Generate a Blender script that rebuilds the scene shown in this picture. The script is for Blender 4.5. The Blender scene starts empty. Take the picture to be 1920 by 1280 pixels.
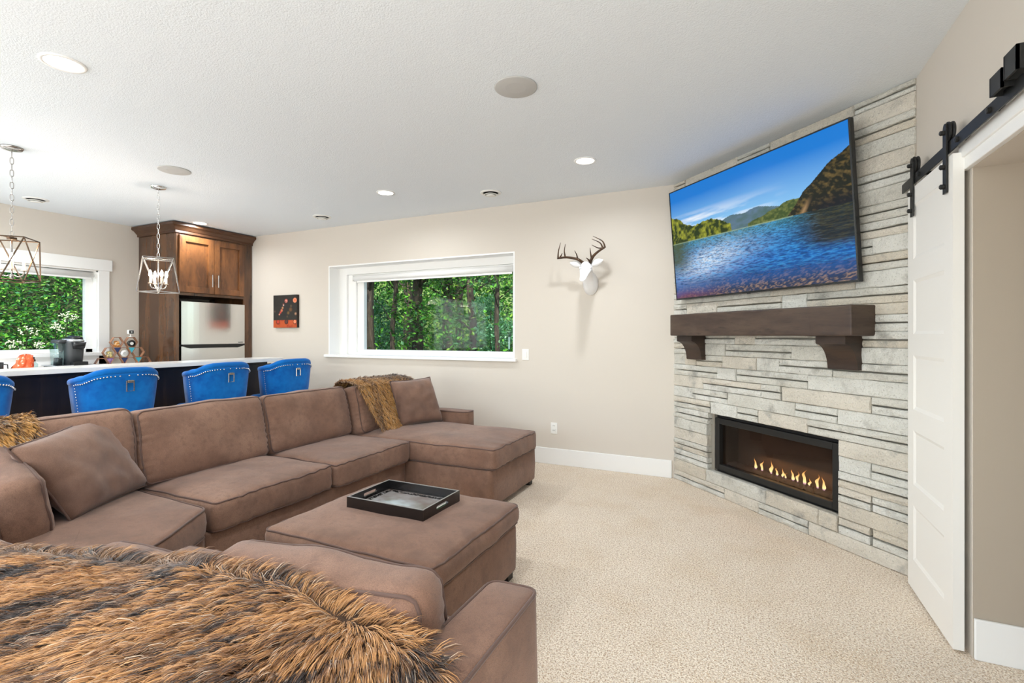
import bpy, bmesh, math, random
import numpy as np
from mathutils import Vector, Matrix, noise as mnoise
from math import sin, cos, pi, radians, sqrt

random.seed(7)
rng = np.random.default_rng(11)
SC = bpy.context.scene
COL = SC.collection

# ------------------------------------------------------------------ camera, world, light
CAM_H = 1.34
cd = bpy.data.cameras.new('camera')
cam = bpy.data.objects.new('camera', cd)
COL.objects.link(cam)
cam.location = (0, 0, CAM_H)
cam.rotation_euler = (radians(90), 0, radians(25.05))
cd.sensor_width = 36.0
cd.lens = 17.25
cd.shift_y = -0.00625
cd.clip_start = 0.02
cd.clip_end = 200
SC.camera = cam

SC.view_settings.view_transform = 'Standard'
SC.view_settings.look = 'None'
SC.view_settings.exposure = 0.06
SC.view_settings.gamma = 1.0
SC.view_settings.use_curve_mapping = False
SC.cycles.use_denoising = True
SC.cycles.max_bounces = 10
SC.cycles.diffuse_bounces = 6
SC.cycles.glossy_bounces = 4
SC.cycles.transparent_max_bounces = 16
SC.cycles.sample_clamp_indirect = 6.0
SC.cycles.caustics_reflective = False
SC.cycles.caustics_refractive = False

CAN_W = 12.0        # watts of each recessed ceiling light
REAR_FILL_W = 125.0     # unseen fill lamp added in the rear opening
SIDE_FILL_W = 150.0      # second unseen fill lamp, added in a left-wall opening
RIGHT_FILL_W = 60.0      # third unseen fill lamp, added in a right-wall opening
PEND_W = 2.5        # each pendant bulb

w = bpy.data.worlds.new('sky'); SC.world = w
w.use_nodes = True
nt = w.node_tree; nt.nodes.clear()
sky = nt.nodes.new('ShaderNodeTexSky')
sky.sky_type = 'NISHITA'
sky.sun_disc = False
sky.sun_elevation = radians(48); sky.sun_rotation = radians(150)
bg = nt.nodes.new('ShaderNodeBackground'); bg.inputs[1].default_value = 0.42
out = nt.nodes.new('ShaderNodeOutputWorld')
nt.links.new(sky.outputs[0], bg.inputs[0]); nt.links.new(bg.outputs[0], out.inputs[0])

def light(name, kind, loc, energy, color=(1, 1, 1), rot=(0, 0, 0), **kw):
    d = bpy.data.lights.new(name, kind)
    d.energy = energy; d.color = color
    for k, v in kw.items(): setattr(d, k, v)
    o = bpy.data.objects.new(name, d); COL.objects.link(o)
    o.location = loc; o.rotation_euler = rot
    return o

light('sun', 'SUN', (0, -6, 9), 7.0, (1.0, .95, .86), (radians(46), 0, radians(32)), angle=radians(1.0))
# area lamps added behind the camera to brighten the room, one per added opening
light('rear_fill', 'AREA', (-2.6, -3.05, 1.2), REAR_FILL_W, (.84, .93, 1.0), (radians(107), 0, 0), shape='RECTANGLE', size=6.0, size_y=2.1)
light('side_fill', 'AREA', (-7.0, -1.6, 1.25), SIDE_FILL_W, (.86, .94, 1.0), (radians(92), 0, radians(-90)), shape='RECTANGLE', size=2.8, size_y=2.1)
light('right_fill', 'AREA', (.80, -1.6, 1.25), RIGHT_FILL_W, (.88, .95, 1.0), (radians(95), 0, radians(90)), shape='RECTANGLE', size=2.4, size_y=2.0)

# ------------------------------------------------------------------ helpers
def fast_mesh(name, V, F, cols=None):
    V = np.asarray(V, dtype=np.float32); F = np.asarray(F, dtype=np.int32)
    me = bpy.data.meshes.new(name)
    n, k = F.shape
    me.vertices.add(len(V)); me.vertices.foreach_set('co', V.ravel())
    me.loops.add(n * k); me.loops.foreach_set('vertex_index', F.ravel())
    me.polygons.add(n); me.polygons.foreach_set('loop_start', np.arange(0, n * k, k, dtype=np.int32))
    me.update(calc_edges=True)
    if cols is not None:
        a = me.color_attributes.new('Col', 'FLOAT_COLOR', 'POINT')
        c = np.ones((len(V), 4), dtype=np.float32); c[:, :3] = cols
        a.data.foreach_set('color', c.ravel())
    return me

def link(name, me, mat=None, parent=None, smooth=False):
    if mat is not None: me.materials.append(mat)
    if smooth:
        me.polygons.foreach_set('use_smooth', np.ones(len(me.polygons), dtype=bool))
    o = bpy.data.objects.new(name, me); COL.objects.link(o)
    if parent is not None:
        o.parent = parent
        if parent.get('_w'):                      # world-built thing: keep world coordinates
            o.matrix_parent_inverse = Matrix.Translation(-Vector(parent['_w']))
    return o

def mesh(name, V, F, mat=None, parent=None, smooth=False):
    me = bpy.data.meshes.new(name); me.from_pydata([tuple(v) for v in V], [], F); me.update()
    return link(name, me, mat, parent, smooth)

def thing(name, label, cat, loc=(0, 0, 0), rotz=0, group=None, world=True, kind=None):
    o = bpy.data.objects.new(name, None); COL.objects.link(o)
    o.location = loc; o.rotation_euler = (0, 0, rotz); o.empty_display_size = .1
    if kind != 'structure':
        o['label'] = label; o['category'] = cat
    if group: o['group'] = group
    if kind: o['kind'] = kind
    if world: o['_w'] = list(loc)
    return o

def tag(o, label, cat, group=None, kind=None):
    o['label'] = label; o['category'] = cat
    if group: o['group'] = group
    if kind: o['kind'] = kind
    return o

def struct(o):
    o['kind'] = 'structure'; return o

def copy_tree(o, parent=None):
    c = o.copy(); COL.objects.link(c)
    if parent is not None:
        c.parent = parent; c.matrix_parent_inverse = o.matrix_parent_inverse.copy()
    for ch in list(o.children): copy_tree(ch, c)
    return c

class B:
    """collects shapes into one bmesh"""
    def __init__(s): s.bm = bmesh.new()
    def box(s, lo, hi, bev=0, seg=2, mtx=None):
        r = bmesh.ops.create_cube(s.bm, size=1.0)
        vs = r['verts']
        for v in vs:
            v.co = Vector([lo[i] + (v.co[i] + .5) * (hi[i] - lo[i]) for i in range(3)])
        if bev > 0:
            es = list({e for v in vs for e in v.link_edges})
            g = bmesh.ops.bevel(s.bm, geom=es, offset=bev, segments=seg, affect='EDGES', profile=.5)
            vs = list({v for f in g['faces'] for v in f.verts} | {v for v in vs if v.is_valid})
        if mtx is not None:
            bmesh.ops.transform(s.bm, matrix=mtx, verts=vs)
        return s
    def poly(s, V, F, mtx=None):
        vs = [s.bm.verts.new(mtx @ Vector(v) if mtx else v) for v in V]
        for f in F:
            try: s.bm.faces.new([vs[i] for i in f])
            except ValueError: pass
        return s
    def tube(s, pts, r, n=8, closed=False, caps=True):
        V, F = tube_geo(pts, r, n, closed, caps); return s.poly(V, F)
    def lathe(s, prof, n=20, c=(0, 0, 0), mtx=None):
        V, F = lathe_geo(prof, n)
        V = [(v[0] + c[0], v[1] + c[1], v[2] + c[2]) for v in V]
        return s.poly(V, F, mtx)
    def obj(s, name, mat=None, parent=None, smooth=False, recalc=True):
        if recalc: bmesh.ops.recalc_face_normals(s.bm, faces=s.bm.faces)
        me = bpy.data.meshes.new(name); s.bm.to_mesh(me); s.bm.free()
        o = link(name, me, mat, parent, smooth)
        return o

def tube_geo(pts, r, n=8, closed=False, caps=True):
    P = [Vector(p) for p in pts]; m = len(P)
    rr = r if hasattr(r, '__len__') else [r] * m
    T = []
    for i in range(m):
        a = P[(i - 1) % m] if (closed or i > 0) else P[i]
        b = P[(i + 1) % m] if (closed or i < m - 1) else P[i]
        t = (b - a)
        T.append(t.normalized() if t.length > 1e-9 else Vector((0, 0, 1)))
    up = Vector((0, 0, 1)) if abs(T[0].z) < .9 else Vector((1, 0, 0))
    N = (up - T[0] * up.dot(T[0])).normalized()
    V = []
    for i in range(m):
        N = (N - T[i] * N.dot(T[i]))
        N = N.normalized() if N.length > 1e-6 else T[i].orthogonal().normalized()
        Bn = T[i].cross(N)
        for k in range(n):
            a = 2 * pi * k / n
            V.append(P[i] + (N * cos(a) + Bn * sin(a)) * rr[i])
    F = []
    for i in range(m if closed else m - 1):
        j = (i + 1) % m
        for k in range(n):
            F.append([i * n + k, i * n + (k + 1) % n, j * n + (k + 1) % n, j * n + k])
    if not closed and caps:
        F.append(list(range(n))[::-1]); F.append([(m - 1) * n + k for k in range(n)])
    return V, F

def lathe_geo(prof, n=20):
    V = []; F = []
    for (r, z) in prof:
        for k in range(n):
            a = 2 * pi * k / n; V.append((r * cos(a), r * sin(a), z))
    for i in range(len(prof) - 1):
        for k in range(n):
            F.append([i * n + k, i * n + (k + 1) % n, (i + 1) * n + (k + 1) % n, (i + 1) * n + k])
    if prof[0][0] > 1e-6: F.append(list(range(n))[::-1])
    if prof[-1][0] > 1e-6: F.append([(len(prof) - 1) * n + k for k in range(n)])
    return V, F

def boxo(name, lo, hi, mat, parent=None, bev=0, seg=2, smooth=False):
    return B().box(lo, hi, bev, seg).obj(name, mat, parent, smooth)

# numpy value noise -------------------------------------------------
def vnoise(x, y, seed=0):
    xi = np.floor(x).astype(np.int64); yi = np.floor(y).astype(np.int64)
    fx = x - xi; fy = y - yi
    fx = fx * fx * (3 - 2 * fx); fy = fy * fy * (3 - 2 * fy)
    def h(a, b):
        n = (a * 374761393 + b * 668265263 + seed * 2147483647) & 0xffffffff
        n = ((n ^ (n >> 13)) * 1274126177) & 0xffffffff
        return ((n ^ (n >> 16)) & 0xffff) / 65535.0
    return (h(xi, yi) * (1 - fx) + h(xi + 1, yi) * fx) * (1 - fy) + (h(xi, yi + 1) * (1 - fx) + h(xi + 1, yi + 1) * fx) * fy

def fbm(x, y, oct=4, seed=0):
    s = 0; a = .5; t = 0
    for i in range(oct):
        s = s + a * vnoise(x * 2 ** i, y * 2 ** i, seed + i); t += a; a *= .5
    return s / t

def lin(r, g, b):
    def f(c):
        c /= 255.0
        return c / 12.92 if c <= .04045 else ((c + .055) / 1.055) ** 2.4
    return (f(r), f(g), f(b))

# ------------------------------------------------------------------ materials
def nodes(name):
    m = bpy.data.materials.new(name); m.use_nodes = True
    t = m.node_tree; b = t.nodes['Principled BSDF']
    return m, t, b

def pmat(name, col, rough=.5, metal=0, var=None, bump=None, sheen=0, spec=.5, coat=0, stretch=(1, 1, 1), extra=None):
    """var: list of (noise scale, colour, low, high); bump: list of (scale, strength, distance)"""
    m, t, b = nodes(name)
    N = t.nodes; L = t.links
    b.inputs['Roughness'].default_value = rough
    b.inputs['Metallic'].default_value = metal
    b.inputs['Specular IOR Level'].default_value = spec
    if sheen:
        b.inputs['Sheen Weight'].default_value = sheen; b.inputs['Sheen Roughness'].default_value = .45
    if coat:
        b.inputs['Coat Weight'].default_value = coat; b.inputs['Coat Roughness'].default_value = .15
    tc = N.new('ShaderNodeTexCoord'); mp = N.new('ShaderNodeMapping')
    mp.inputs['Scale'].default_value = stretch
    L.new(tc.outputs['Object'], mp.inputs['Vector'])
    b.inputs['Base Color'].default_value = (*col, 1)
    prev = None
    for (sc, c2, lo, hi) in (var or []):
        nz = N.new('ShaderNodeTexNoise'); nz.inputs['Scale'].default_value = sc; nz.inputs['Detail'].default_value = 4
        nz.inputs['Roughness'].default_value = .6
        L.new(mp.outputs[0], nz.inputs['Vector'])
        rp = N.new('ShaderNodeMapRange'); rp.inputs[1].default_value = lo; rp.inputs[2].default_value = hi
        L.new(nz.outputs['Fac'], rp.inputs[0])
        mx = N.new('ShaderNodeMix'); mx.data_type = 'RGBA'
        L.new(rp.outputs[0], mx.inputs[0])
        if prev is None: mx.inputs[6].default_value = (*col, 1)
        else: L.new(prev, mx.inputs[6])
        mx.inputs[7].default_value = (*c2, 1)
        prev = mx.outputs[2]
    if prev is not None: L.new(prev, b.inputs['Base Color'])
    pb = None
    for (sc, st, ds) in (bump or []):
        nz = N.new('ShaderNodeTexNoise'); nz.inputs['Scale'].default_value = sc; nz.inputs['Detail'].default_value = 3
        L.new(mp.outputs[0], nz.inputs['Vector'])
        bp = N.new('ShaderNodeBump'); bp.inputs['Strength'].default_value = st; bp.inputs['Distance'].default_value = ds
        L.new(nz.outputs['Fac'], bp.inputs['Height'])
        if pb is not None: L.new(pb, bp.inputs['Normal'])
        pb = bp.outputs[0]
    if pb is not None: L.new(pb, b.inputs['Normal'])
    return m

def emat(name, col, strength):
    m, t, b = nodes(name)
    b.inputs['Base Color'].default_value = (*col, 1)
    b.inputs['Emission Color'].default_value = (*col, 1)
    b.inputs['Emission Strength'].default_value = strength
    return m

def vcol(name, rough=.6, sheen=0, emit=0, trans=0, spec=.3, bump=None):
    m, t, b = nodes(name)
    a = t.nodes.new('ShaderNodeVertexColor'); a.layer_name = 'Col'
    b.inputs['Roughness'].default_value = rough; b.inputs['Specular IOR Level'].default_value = spec
    if sheen: b.inputs['Sheen Weight'].default_value = sheen
    if emit:
        b.inputs['Base Color'].default_value = (0.01, .01, .01, 1)
        t.links.new(a.outputs[0], b.inputs['Emission Color']); b.inputs['Emission Strength'].default_value = emit
    else:
        t.links.new(a.outputs[0], b.inputs['Base Color'])
    if trans:
        tr = t.nodes.new('ShaderNodeBsdfTranslucent'); t.links.new(a.outputs[0], tr.inputs[0])
        ad = t.nodes.new('ShaderNodeMixShader'); ad.inputs[0].default_value = trans
        t.links.new(b.outputs[0], ad.inputs[1]); t.links.new(tr.outputs[0], ad.inputs[2])
        t.links.new(ad.outputs[0], t.nodes['Material Output'].inputs[0])
    return m

def glass(name, tint=(.97, .99, .98), refl=.06, rough=0.0):
    m, t, b = nodes(name)
    t.nodes.remove(b)
    tr = t.nodes.new('ShaderNodeBsdfTransparent'); tr.inputs[0].default_value = (*tint, 1)
    gl = t.nodes.new('ShaderNodeBsdfGlossy'); gl.inputs['Roughness'].default_value = rough
    lw = t.nodes.new('ShaderNodeLayerWeight')
    pw = t.nodes.new('ShaderNodeMath'); pw.operation = 'POWER'; pw.inputs[1].default_value = 5
    fr = t.nodes.new('ShaderNodeMath'); fr.operation = 'MULTIPLY_ADD'; fr.inputs[1].default_value = .8; fr.inputs[2].default_value = refl
    t.links.new(lw.outputs['Facing'], pw.inputs[0]); t.links.new(pw.outputs[0], fr.inputs[0])
    mx = t.nodes.new('ShaderNodeMixShader')
    t.links.new(fr.outputs[0], mx.inputs[0]); t.links.new(tr.outputs[0], mx.inputs[1]); t.links.new(gl.outputs[0], mx.inputs[2])
    t.links.new(mx.outputs[0], t.nodes['Material Output'].inputs[0])
    return m

def wood(name, c1, c2, c3, along='z', rough=.45, fine=1.0, coat=0):
    st = {'z': (9, 9, .8), 'x': (.8, 9, 9), 'y': (9, .8, 9), 's': (3, 3, 14)}[along]
    st = tuple(v * fine for v in st)
    return pmat(name, c1, rough, var=[(1.0, c2, .35, .62), (2.7, c3, .55, .75)], bump=[(6, .12, .004)], stretch=st, coat=coat)

M = {}
M['wall'] = pmat('wall_paint', lin(214, 206, 195), .85, bump=[(260, .08, .002)])
M['wall_pink'] = M['wall']
M['ceil'] = pmat('ceiling_paint', lin(232, 238, 243), .9, bump=[(125, .5, .006), (45, .2, .005)])
M['trim'] = pmat('white_trim', lin(243, 243, 241), .45)
M['doorw'] = pmat('door_white', lin(240, 238, 233), .5)
M['carpet'] = None
M['brown'] = pmat('chenille_brown', lin(136, 103, 85), .85, sheen=.22, spec=.2,
                  var=[(5, lin(108, 82, 68), .44, .74), (2.0, lin(162, 128, 108), .46, .74), (34, lin(116, 88, 74), .5, .85), (430, lin(92, 69, 59), .42, .82)],
                  bump=[(520, .30, .003), (60, .12, .004)])
M['pipe'] = pmat('piping_brown', lin(92, 68, 58), .8, sheen=.2, bump=[(400, .2, .002)])
M['pillow'] = pmat('pillow_brown', lin(140, 109, 92), .85, sheen=.25, spec=.2,
                   var=[(4, lin(104, 80, 69), .4, .7), (430, lin(100, 76, 66), .42, .82)], bump=[(520, .3, .003), (40, .15, .004)])
M['blackfoot'] = pmat('dark_foot', lin(28, 22, 20), .5)
M['velvet'] = pmat('blue_velvet', lin(4, 98, 176), .75, sheen=.18, spec=.15, var=[(7, lin(0, 76, 152), .45, .7), (3, lin(14, 124, 204), .5, .75)])
M['nail'] = pmat('nailhead', (.75, .77, .8), .2, 1)
M['chrome'] = pmat('chrome', (.78, .78, .77), .16, 1)
M['nickel'] = pmat('pewter', (.42, .40, .38), .25, 1)
M['bronze'] = pmat('bronze', lin(92, 74, 58), .35, .8)
M['dkwood'] = wood('espresso_wood', lin(38, 28, 24), lin(26, 18, 16), lin(56, 40, 32), 'z', .4)
M['cabwood'] = pmat('alder_stained', lin(132, 84, 46), .36, var=[(1.0, lin(86, 53, 30), .40, .60), (2.4, lin(52, 32, 20), .56, .74), (9, lin(110, 70, 40), .5, .7)], bump=[(6, .1, .003)], stretch=(5, 5, 1.5), coat=.2)
M['cabside'] = pmat('alder_panel', lin(98, 64, 38), .26, var=[(1.0, lin(70, 45, 28), .42, .60), (2.4, lin(46, 30, 20), .55, .74)], stretch=(6, 6, 1.0), coat=.4)
M['crown'] = wood('crown_wood', lin(88, 57, 35), lin(70, 45, 28), lin(52, 33, 22), 'y', .4, .6)
M['mantel'] = wood('mantel_wood', lin(82, 66, 54), lin(62, 46, 38), lin(48, 34, 28), 's', .5, .9)
M['corbel'] = wood('corbel_wood', lin(66, 48, 36), lin(48, 35, 28), lin(38, 28, 23), 's', .5, .9)
M['quartz'] = pmat('white_quartz', lin(238, 236, 232), .2, var=[(3, lin(226, 223, 218), .5, .7)])
M['steel'] = pmat('stainless', (.72, .72, .71), .2, 1, bump=[(60, .02, .001)], stretch=(1, 60, 1))
M['black'] = pmat('satin_black', lin(26, 26, 27), .4)
M['blackm'] = pmat('black_metal', lin(38, 38, 37), .45, .3)
M['tvback'] = pmat('tv_shell', lin(18, 18, 20), .3)
M['bezel'] = pmat('tv_bezel', lin(70, 72, 74), .25, .8)
M['firebox'] = pmat('firebox_panel', lin(44, 36, 31), .6)
M['firewall'] = pmat('firebox_back', lin(70, 52, 40), .7, var=[(6, lin(58, 44, 35), .4, .7)])
M['ember'] = pmat('glass_media', lin(44, 34, 34), .25, bump=[(140, .9, .02)], var=[(90, lin(96, 70, 66), .5, .7)])
M['mortar'] = pmat('mortar', lin(150, 144, 132), .95, bump=[(80, .3, .004)])
M['plastic'] = pmat('white_plastic', lin(238, 237, 232), .4)
M['speaker'] = pmat('speaker_grille', lin(190, 189, 186), .8, bump=[(900, .2, .001)])
M['can_trim'] = pmat('can_trim', lin(244, 244, 242), .5)
M['can_glow'] = emat('can_glow', (1.0, .97, .92), 9.0)
M['bulb'] = emat('candle_bulb', (1.0, .87, .70), 60.0)
M['candle'] = pmat('candle_sleeve', lin(225, 205, 180), .4)
M['deer'] = pmat('white_resin', lin(240, 240, 240), .4)
M['antler'] = pmat('antler_bronze', lin(82, 56, 32), .35, .25, var=[(30, lin(48, 32, 20), .4, .65)])
M['glass'] = glass('window_glass', refl=.006)
M['fireglass'] = glass('fire_glass', (.85, .82, .80), .02)
M['tank'] = glass('water_tank', (.78, .90, .90), .10)
M['grey_plastic'] = pmat('charcoal_plastic', lin(62, 64, 66), .45)
M['silver'] = pmat('silver_plastic', lin(190, 192, 194), .3, .4)
M['orange'] = pmat('orange_bag', lin(228, 92, 46), .35, var=[(40, lin(244, 200, 176), .58, .64)])
M['hexwood'] = wood('hex_wood', lin(176, 126, 92), lin(150, 104, 76), lin(124, 84, 60), 'z', .5, 2)
M['bark'] = pmat('bark', lin(70, 58, 46), .95, var=[(3, lin(40, 33, 27), .4, .65), (9, lin(104, 92, 76), .55, .75)], bump=[(4, 1, .05)], stretch=(3, 3, .6))
M['leaf'] = vcol('leaf', .45, trans=.35, spec=.4)
M['flower'] = pmat('flower_white', lin(206, 212, 180), .8)
M['soil'] = pmat('soil', lin(58, 66, 34), .95, var=[(2, lin(34, 42, 20), .4, .6)])
M['fur'] = vcol('fur', .42, sheen=.2, spec=.45)
M['furbase'] = pmat('fur_backing', lin(70, 50, 36), .95)
M['screen'] = vcol('tv_picture', emit=1.0, rough=.35, spec=.12)
M['print'] = vcol('canvas_print', .55)
M['canvas'] = pmat('canvas_edge', lin(40, 34, 30), .7)
M['lacquer'] = pmat('black_lacquer', lin(20, 16, 15), .22, coat=.3)
M['trayrim'] = pmat('worn_rim', lin(150, 146, 142), .3)
M['shade'] = pmat('roller_shade', lin(240, 240, 238), .7)

# carpet -----------------------------------------------------------
def carpet_mat():
    m, t, b = nodes('carpet')
    N = t.nodes; L = t.links
    b.inputs['Roughness'].default_value = 1; b.inputs['Specular IOR Level'].default_value = .05
    b.inputs['Sheen Weight'].default_value = .15
    tc = N.new('ShaderNodeTexCoord')
    def noise(sc, det=3, rough=.6):
        n = N.new('ShaderNodeTexNoise'); n.inputs['Scale'].default_value = sc; n.inputs['Detail'].default_value = det
        n.inputs['Roughness'].default_value = rough
        L.new(tc.outputs['Object'], n.inputs['Vector']); return n.outputs['Fac']
    def mix(a, c, f, lo, hi):
        r = N.new('ShaderNodeMapRange'); r.inputs[1].default_value = lo; r.inputs[2].default_value = hi; L.new(f, r.inputs[0])
        x = N.new('ShaderNodeMix'); x.data_type = 'RGBA'; L.new(r.outputs[0], x.inputs[0])
        if isinstance(a, tuple): x.inputs[6].default_value = (*a, 1)
        else: L.new(a, x.inputs[6])
        x.inputs[7].default_value = (*c, 1); return x.outputs[2]
    c = mix(lin(242, 228, 210), lin(224, 202, 174), noise(2.3, 4), .46, .72)
    c = mix(c, lin(236, 220, 200), noise(1.3, 3), .5, .75)
    c = mix(c, lin(196, 170, 142), noise(105, 2), .44, .62)
    c = mix(c, lin(136, 104, 78), noise(145, 2), .55, .68)
    c = mix(c, lin(252, 242, 226), noise(160, 2), .50, .62)
    L.new(c, b.inputs['Base Color'])
    v = N.new('ShaderNodeTexVoronoi'); v.inputs['Scale'].default_value = 120; L.new(tc.outputs['Object'], v.inputs['Vector'])
    bp = N.new('ShaderNodeBump'); bp.inputs['Strength'].default_value = .55; bp.inputs['Distance'].default_value = .008; bp.invert = True
    L.new(v.outputs['Distance'], bp.inputs['Height'])
    b2 = N.new('ShaderNodeBump'); b2.inputs['Strength'].default_value = .4; b2.inputs['Distance'].default_value = .01
    L.new(noise(70, 3), b2.inputs['Height']); L.new(bp.outputs[0], b2.inputs['Normal'])
    L.new(b2.outputs[0], b.inputs['Normal'])
    return m
M['carpet'] = carpet_mat()

# stone -------------------------------------------------------------
def stone_mat(name, c1, c2):
    return pmat(name, c1, .95, spec=.12, var=[(4.5, c2, .42, .68), (7, lin(158, 156, 149), .56, .74), (120, lin(160, 156, 146), .56, .74), (150, lin(232, 228, 218), .58, .74)],
                bump=[(48, .75, .014), (150, .6, .006)])
STONES = [stone_mat('stone_grey', lin(208, 206, 197), lin(194, 191, 181)),
          stone_mat('stone_cream', lin(213, 206, 193), lin(200, 193, 180)),
          stone_mat('stone_pale', lin(216, 215, 208), lin(201, 200, 192)),
          stone_mat('stone_buff', lin(206, 197, 181), lin(196, 189, 176))]

# ------------------------------------------------------------------ the room
XL, XR, YB, YF, ZC = -7.17, 0.87, 4.81, -3.2, 2.75

struct(boxo('floor', (XL - .2, YF - .2, -.12), (3.0, YB + .3, 0), M['carpet']))
struct(boxo('ceiling', (XL - .2, YF - .2, ZC), (3.0, YB + .3, ZC + .12), M['ceil']))

# back wall with window hole
WX0, WX1, WZ0, WZ1 = -4.90, -2.216, 1.072, 2.243
b = B()
TH = .32
b.box((XL - .2, YB, 0), (WX0, YB + TH, ZC)).box((WX1, YB, 0), (XR + .3, YB + TH, ZC))
b.box((WX0, YB, 0), (WX1, YB + TH, WZ0)).box((WX0, YB, WZ1), (WX1, YB + TH, ZC))
struct(b.obj('wall_back', M['wall']))
# left wall with window hole
LY0, LY1, LZ0, LZ1 = 1.55, 3.31, 1.13, 2.13
b = B()
b.box((XL - .2, YF, 0), (XL, -3.0, ZC)).box((XL - .2, -.2, 0), (XL, LY0, ZC)).box((XL - .2, -3.0, 2.35), (XL, -.2, ZC)).box((XL - .2, LY1, 0), (XL, YB, ZC))
b.box((XL - .2, LY0, 0), (XL, LY1, LZ0)).box((XL - .2, LY0, LZ1), (XL, LY1, ZC))
struct(b.obj('wall_left', M['wall']))
# right wall: opening Y 1.55..2.66, height 2.035
OY0, OY1, OZ = 1.5, 2.662, 2.035
b = B()
b.box((XR, OY1, 0), (2.2, YB + .2, ZC))
b.box((XR, OY0, OZ), (2.2, OY1, ZC)).box((XR, YF, 0), (1.1, -2.85, ZC)).box((XR, -2.85, 2.3), (1.1, -.35, ZC)).box((XR, -.35, 0), (1.1, OY0, ZC))
b.box((2.2, OY0, 0), (2.4, YB + .2, ZC)).box((1.1, OY0 - .1, 0), (2.4, OY0, ZC))
struct(b.obj('wall_right', M['wall']))
# rear wall, with an opening added for the fill lamp
b = B()
b.box((XL, YF - .15, 0), (-5.7, YF, ZC)).box((.5, YF - .15, 0), (XR, YF, ZC)).box((-5.7, YF - .15, 2.35), (.5, YF, ZC))
struct(b.obj('wall_rear', M['wall']))

# baseboards
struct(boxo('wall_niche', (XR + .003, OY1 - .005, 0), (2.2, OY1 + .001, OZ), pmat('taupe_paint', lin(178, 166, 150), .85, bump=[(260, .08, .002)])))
struct(boxo('baseboard_back', (-6.36, YB - .018, 0), (-.59, YB, .165), M['trim'], bev=.004))
struct(boxo('baseboard_right', (XR + .003, OY1 - .021, 0), (2.2, OY1 - .005, .168), M['trim'], bev=.004))
# header trim over the opening
t1 = struct(B().box((XR - .022, 1.2, 2.035), (XR, 2.70, 2.145), .003).box((XR - .032, 1.2, 2.085), (XR - .02, 2.70, 2.145), .003).obj('trim_1', M['trim']))

# ------------------------------------------------------------------ back window
struct_parent = thing('window_1', '', '', (WX0, YB, WZ0), kind='structure')
W1 = struct_parent
e = .016
b = B()                                   # white reveal lining
b.box((WX0 - .0, YB - .002, WZ0), (WX0 + e, YB + .18, WZ1)).box((WX1 - e, YB - .002, WZ0), (WX1, YB + .18, WZ1))
b.box((WX0 + e, YB - .002, WZ1 - e), (WX1 - e, YB + .18, WZ1))
b.obj('reveal_lining', M['trim'], W1)
boxo('sill', (WX0 - .045, YB - .045, WZ0 - .018), (WX1 + .03, YB + .18, WZ0 + .014), M['trim'], W1, bev=.005)
b = B()                                   # inner casing plane
yi = YB + .17
b.box((WX0 + e, yi, WZ0), (-4.755, yi + .06, WZ1)).box((-2.29, yi, WZ0), (WX1 - e, yi + .06, WZ1))
b.box((-4.755, yi, 2.14), (-2.29, yi + .06, WZ1 - e))
b.obj('inner_casing', M['trim'], W1)
b = B()                                   # sash frame, stepped
b.box((-4.755, yi + .03, WZ0), (-4.62, yi + .10, 2.14), .004).box((-4.62, yi + .06, WZ0 + .02), (-4.515, yi + .12, 2.12), .004)
b.box((-4.515, yi + .06, WZ0), (-2.29, yi + .12, 1.15), .004).box((-4.62, yi + .03, WZ0), (-2.29, yi + .08, 1.11), .004)
b.box((-4.62, yi + .03, 2.09), (-2.29, yi + .12, 2.14), .004).box((-2.345, yi + .06, 1.11), (-2.29, yi + .12, 2.14), .004)
b.obj('window_frame', M['trim'], W1)
B().box((-4.515, yi + .088, 1.13), (-2.33, yi + .094, 2.12)).obj('pane', M['glass'], W1)
# roller shade cassette
rs = thing('roller_shade', 'white roller shade wound up at the top of the wide back window', 'shade', (-3.5, yi, 2.1))
B().tube([(-4.62, yi + .005, 2.085), (-2.31, yi + .005, 2.085)], .036, 14).obj('roll', M['shade'], rs, True)
boxo('hem', (-4.58, yi + .0, 2.028), (-2.33, yi + .008, 2.06), M['shade'], rs)
boxo('bracket', (-4.635, yi - .03, 2.05), (-4.62, yi + .04, 2.125), M['plastic'], rs)

# left window ---------------------------------------------------------
W2 = thing('window_2', '', '', (XL, LY0, LZ0), kind='structure')
b = B()
xo = XL + .022
b.box((XL, LY1, .985), (xo, LY1 + .115, 2.135), .003).box((XL, LY0 - .115, .985), (xo, LY0, 2.135), .003)
b.box((XL, LY0 - .14, 2.135), (xo + .012, LY1 + .14, 2.272), .003)
b.box((XL, LY0 - .115, .985), (xo, LY1 + .115, 1.09), .003)
b.obj('casing', M['trim'], W2)
boxo('sill', (XL - .02, LY0 - .12, 1.09), (xo + .03, LY1 + .12, 1.13), M['trim'], W2, bev=.004)
b = B()
x1 = XL - .10
b.box((XL - .2, LY0, LZ0), (XL + .002, LY0 + .016, LZ1)).box((XL - .2, LY1 - .016, LZ0), (XL + .002, LY1, LZ1)).box((XL - .2, LY0, LZ1 - .016), (XL + .002, LY1, LZ1))
b.obj('reveal_lining', M['trim'], W2)
b = B()
b.box((x1 - .05, LY1 - .09, LZ0), (x1 + .02, LY1 - .016, LZ1), .004).box((x1 - .05, LY0 + .016, LZ0), (x1 + .02, LY0 + .1, LZ1), .004)
b.box((x1 - .05, LY0, LZ0), (x1 + .02, LY1, LZ0 + .045), .004).box((x1 - .05, LY0, LZ1 - .06), (x1 + .02, LY1, LZ1), .004)
b.obj('window_frame', M['trim'], W2)
B().box((x1 - .02, LY0 + .08, LZ0 + .02), (x1 - .014, LY1 - .08, LZ1 - .03)).obj('pane', M['glass'], W2)
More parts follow.
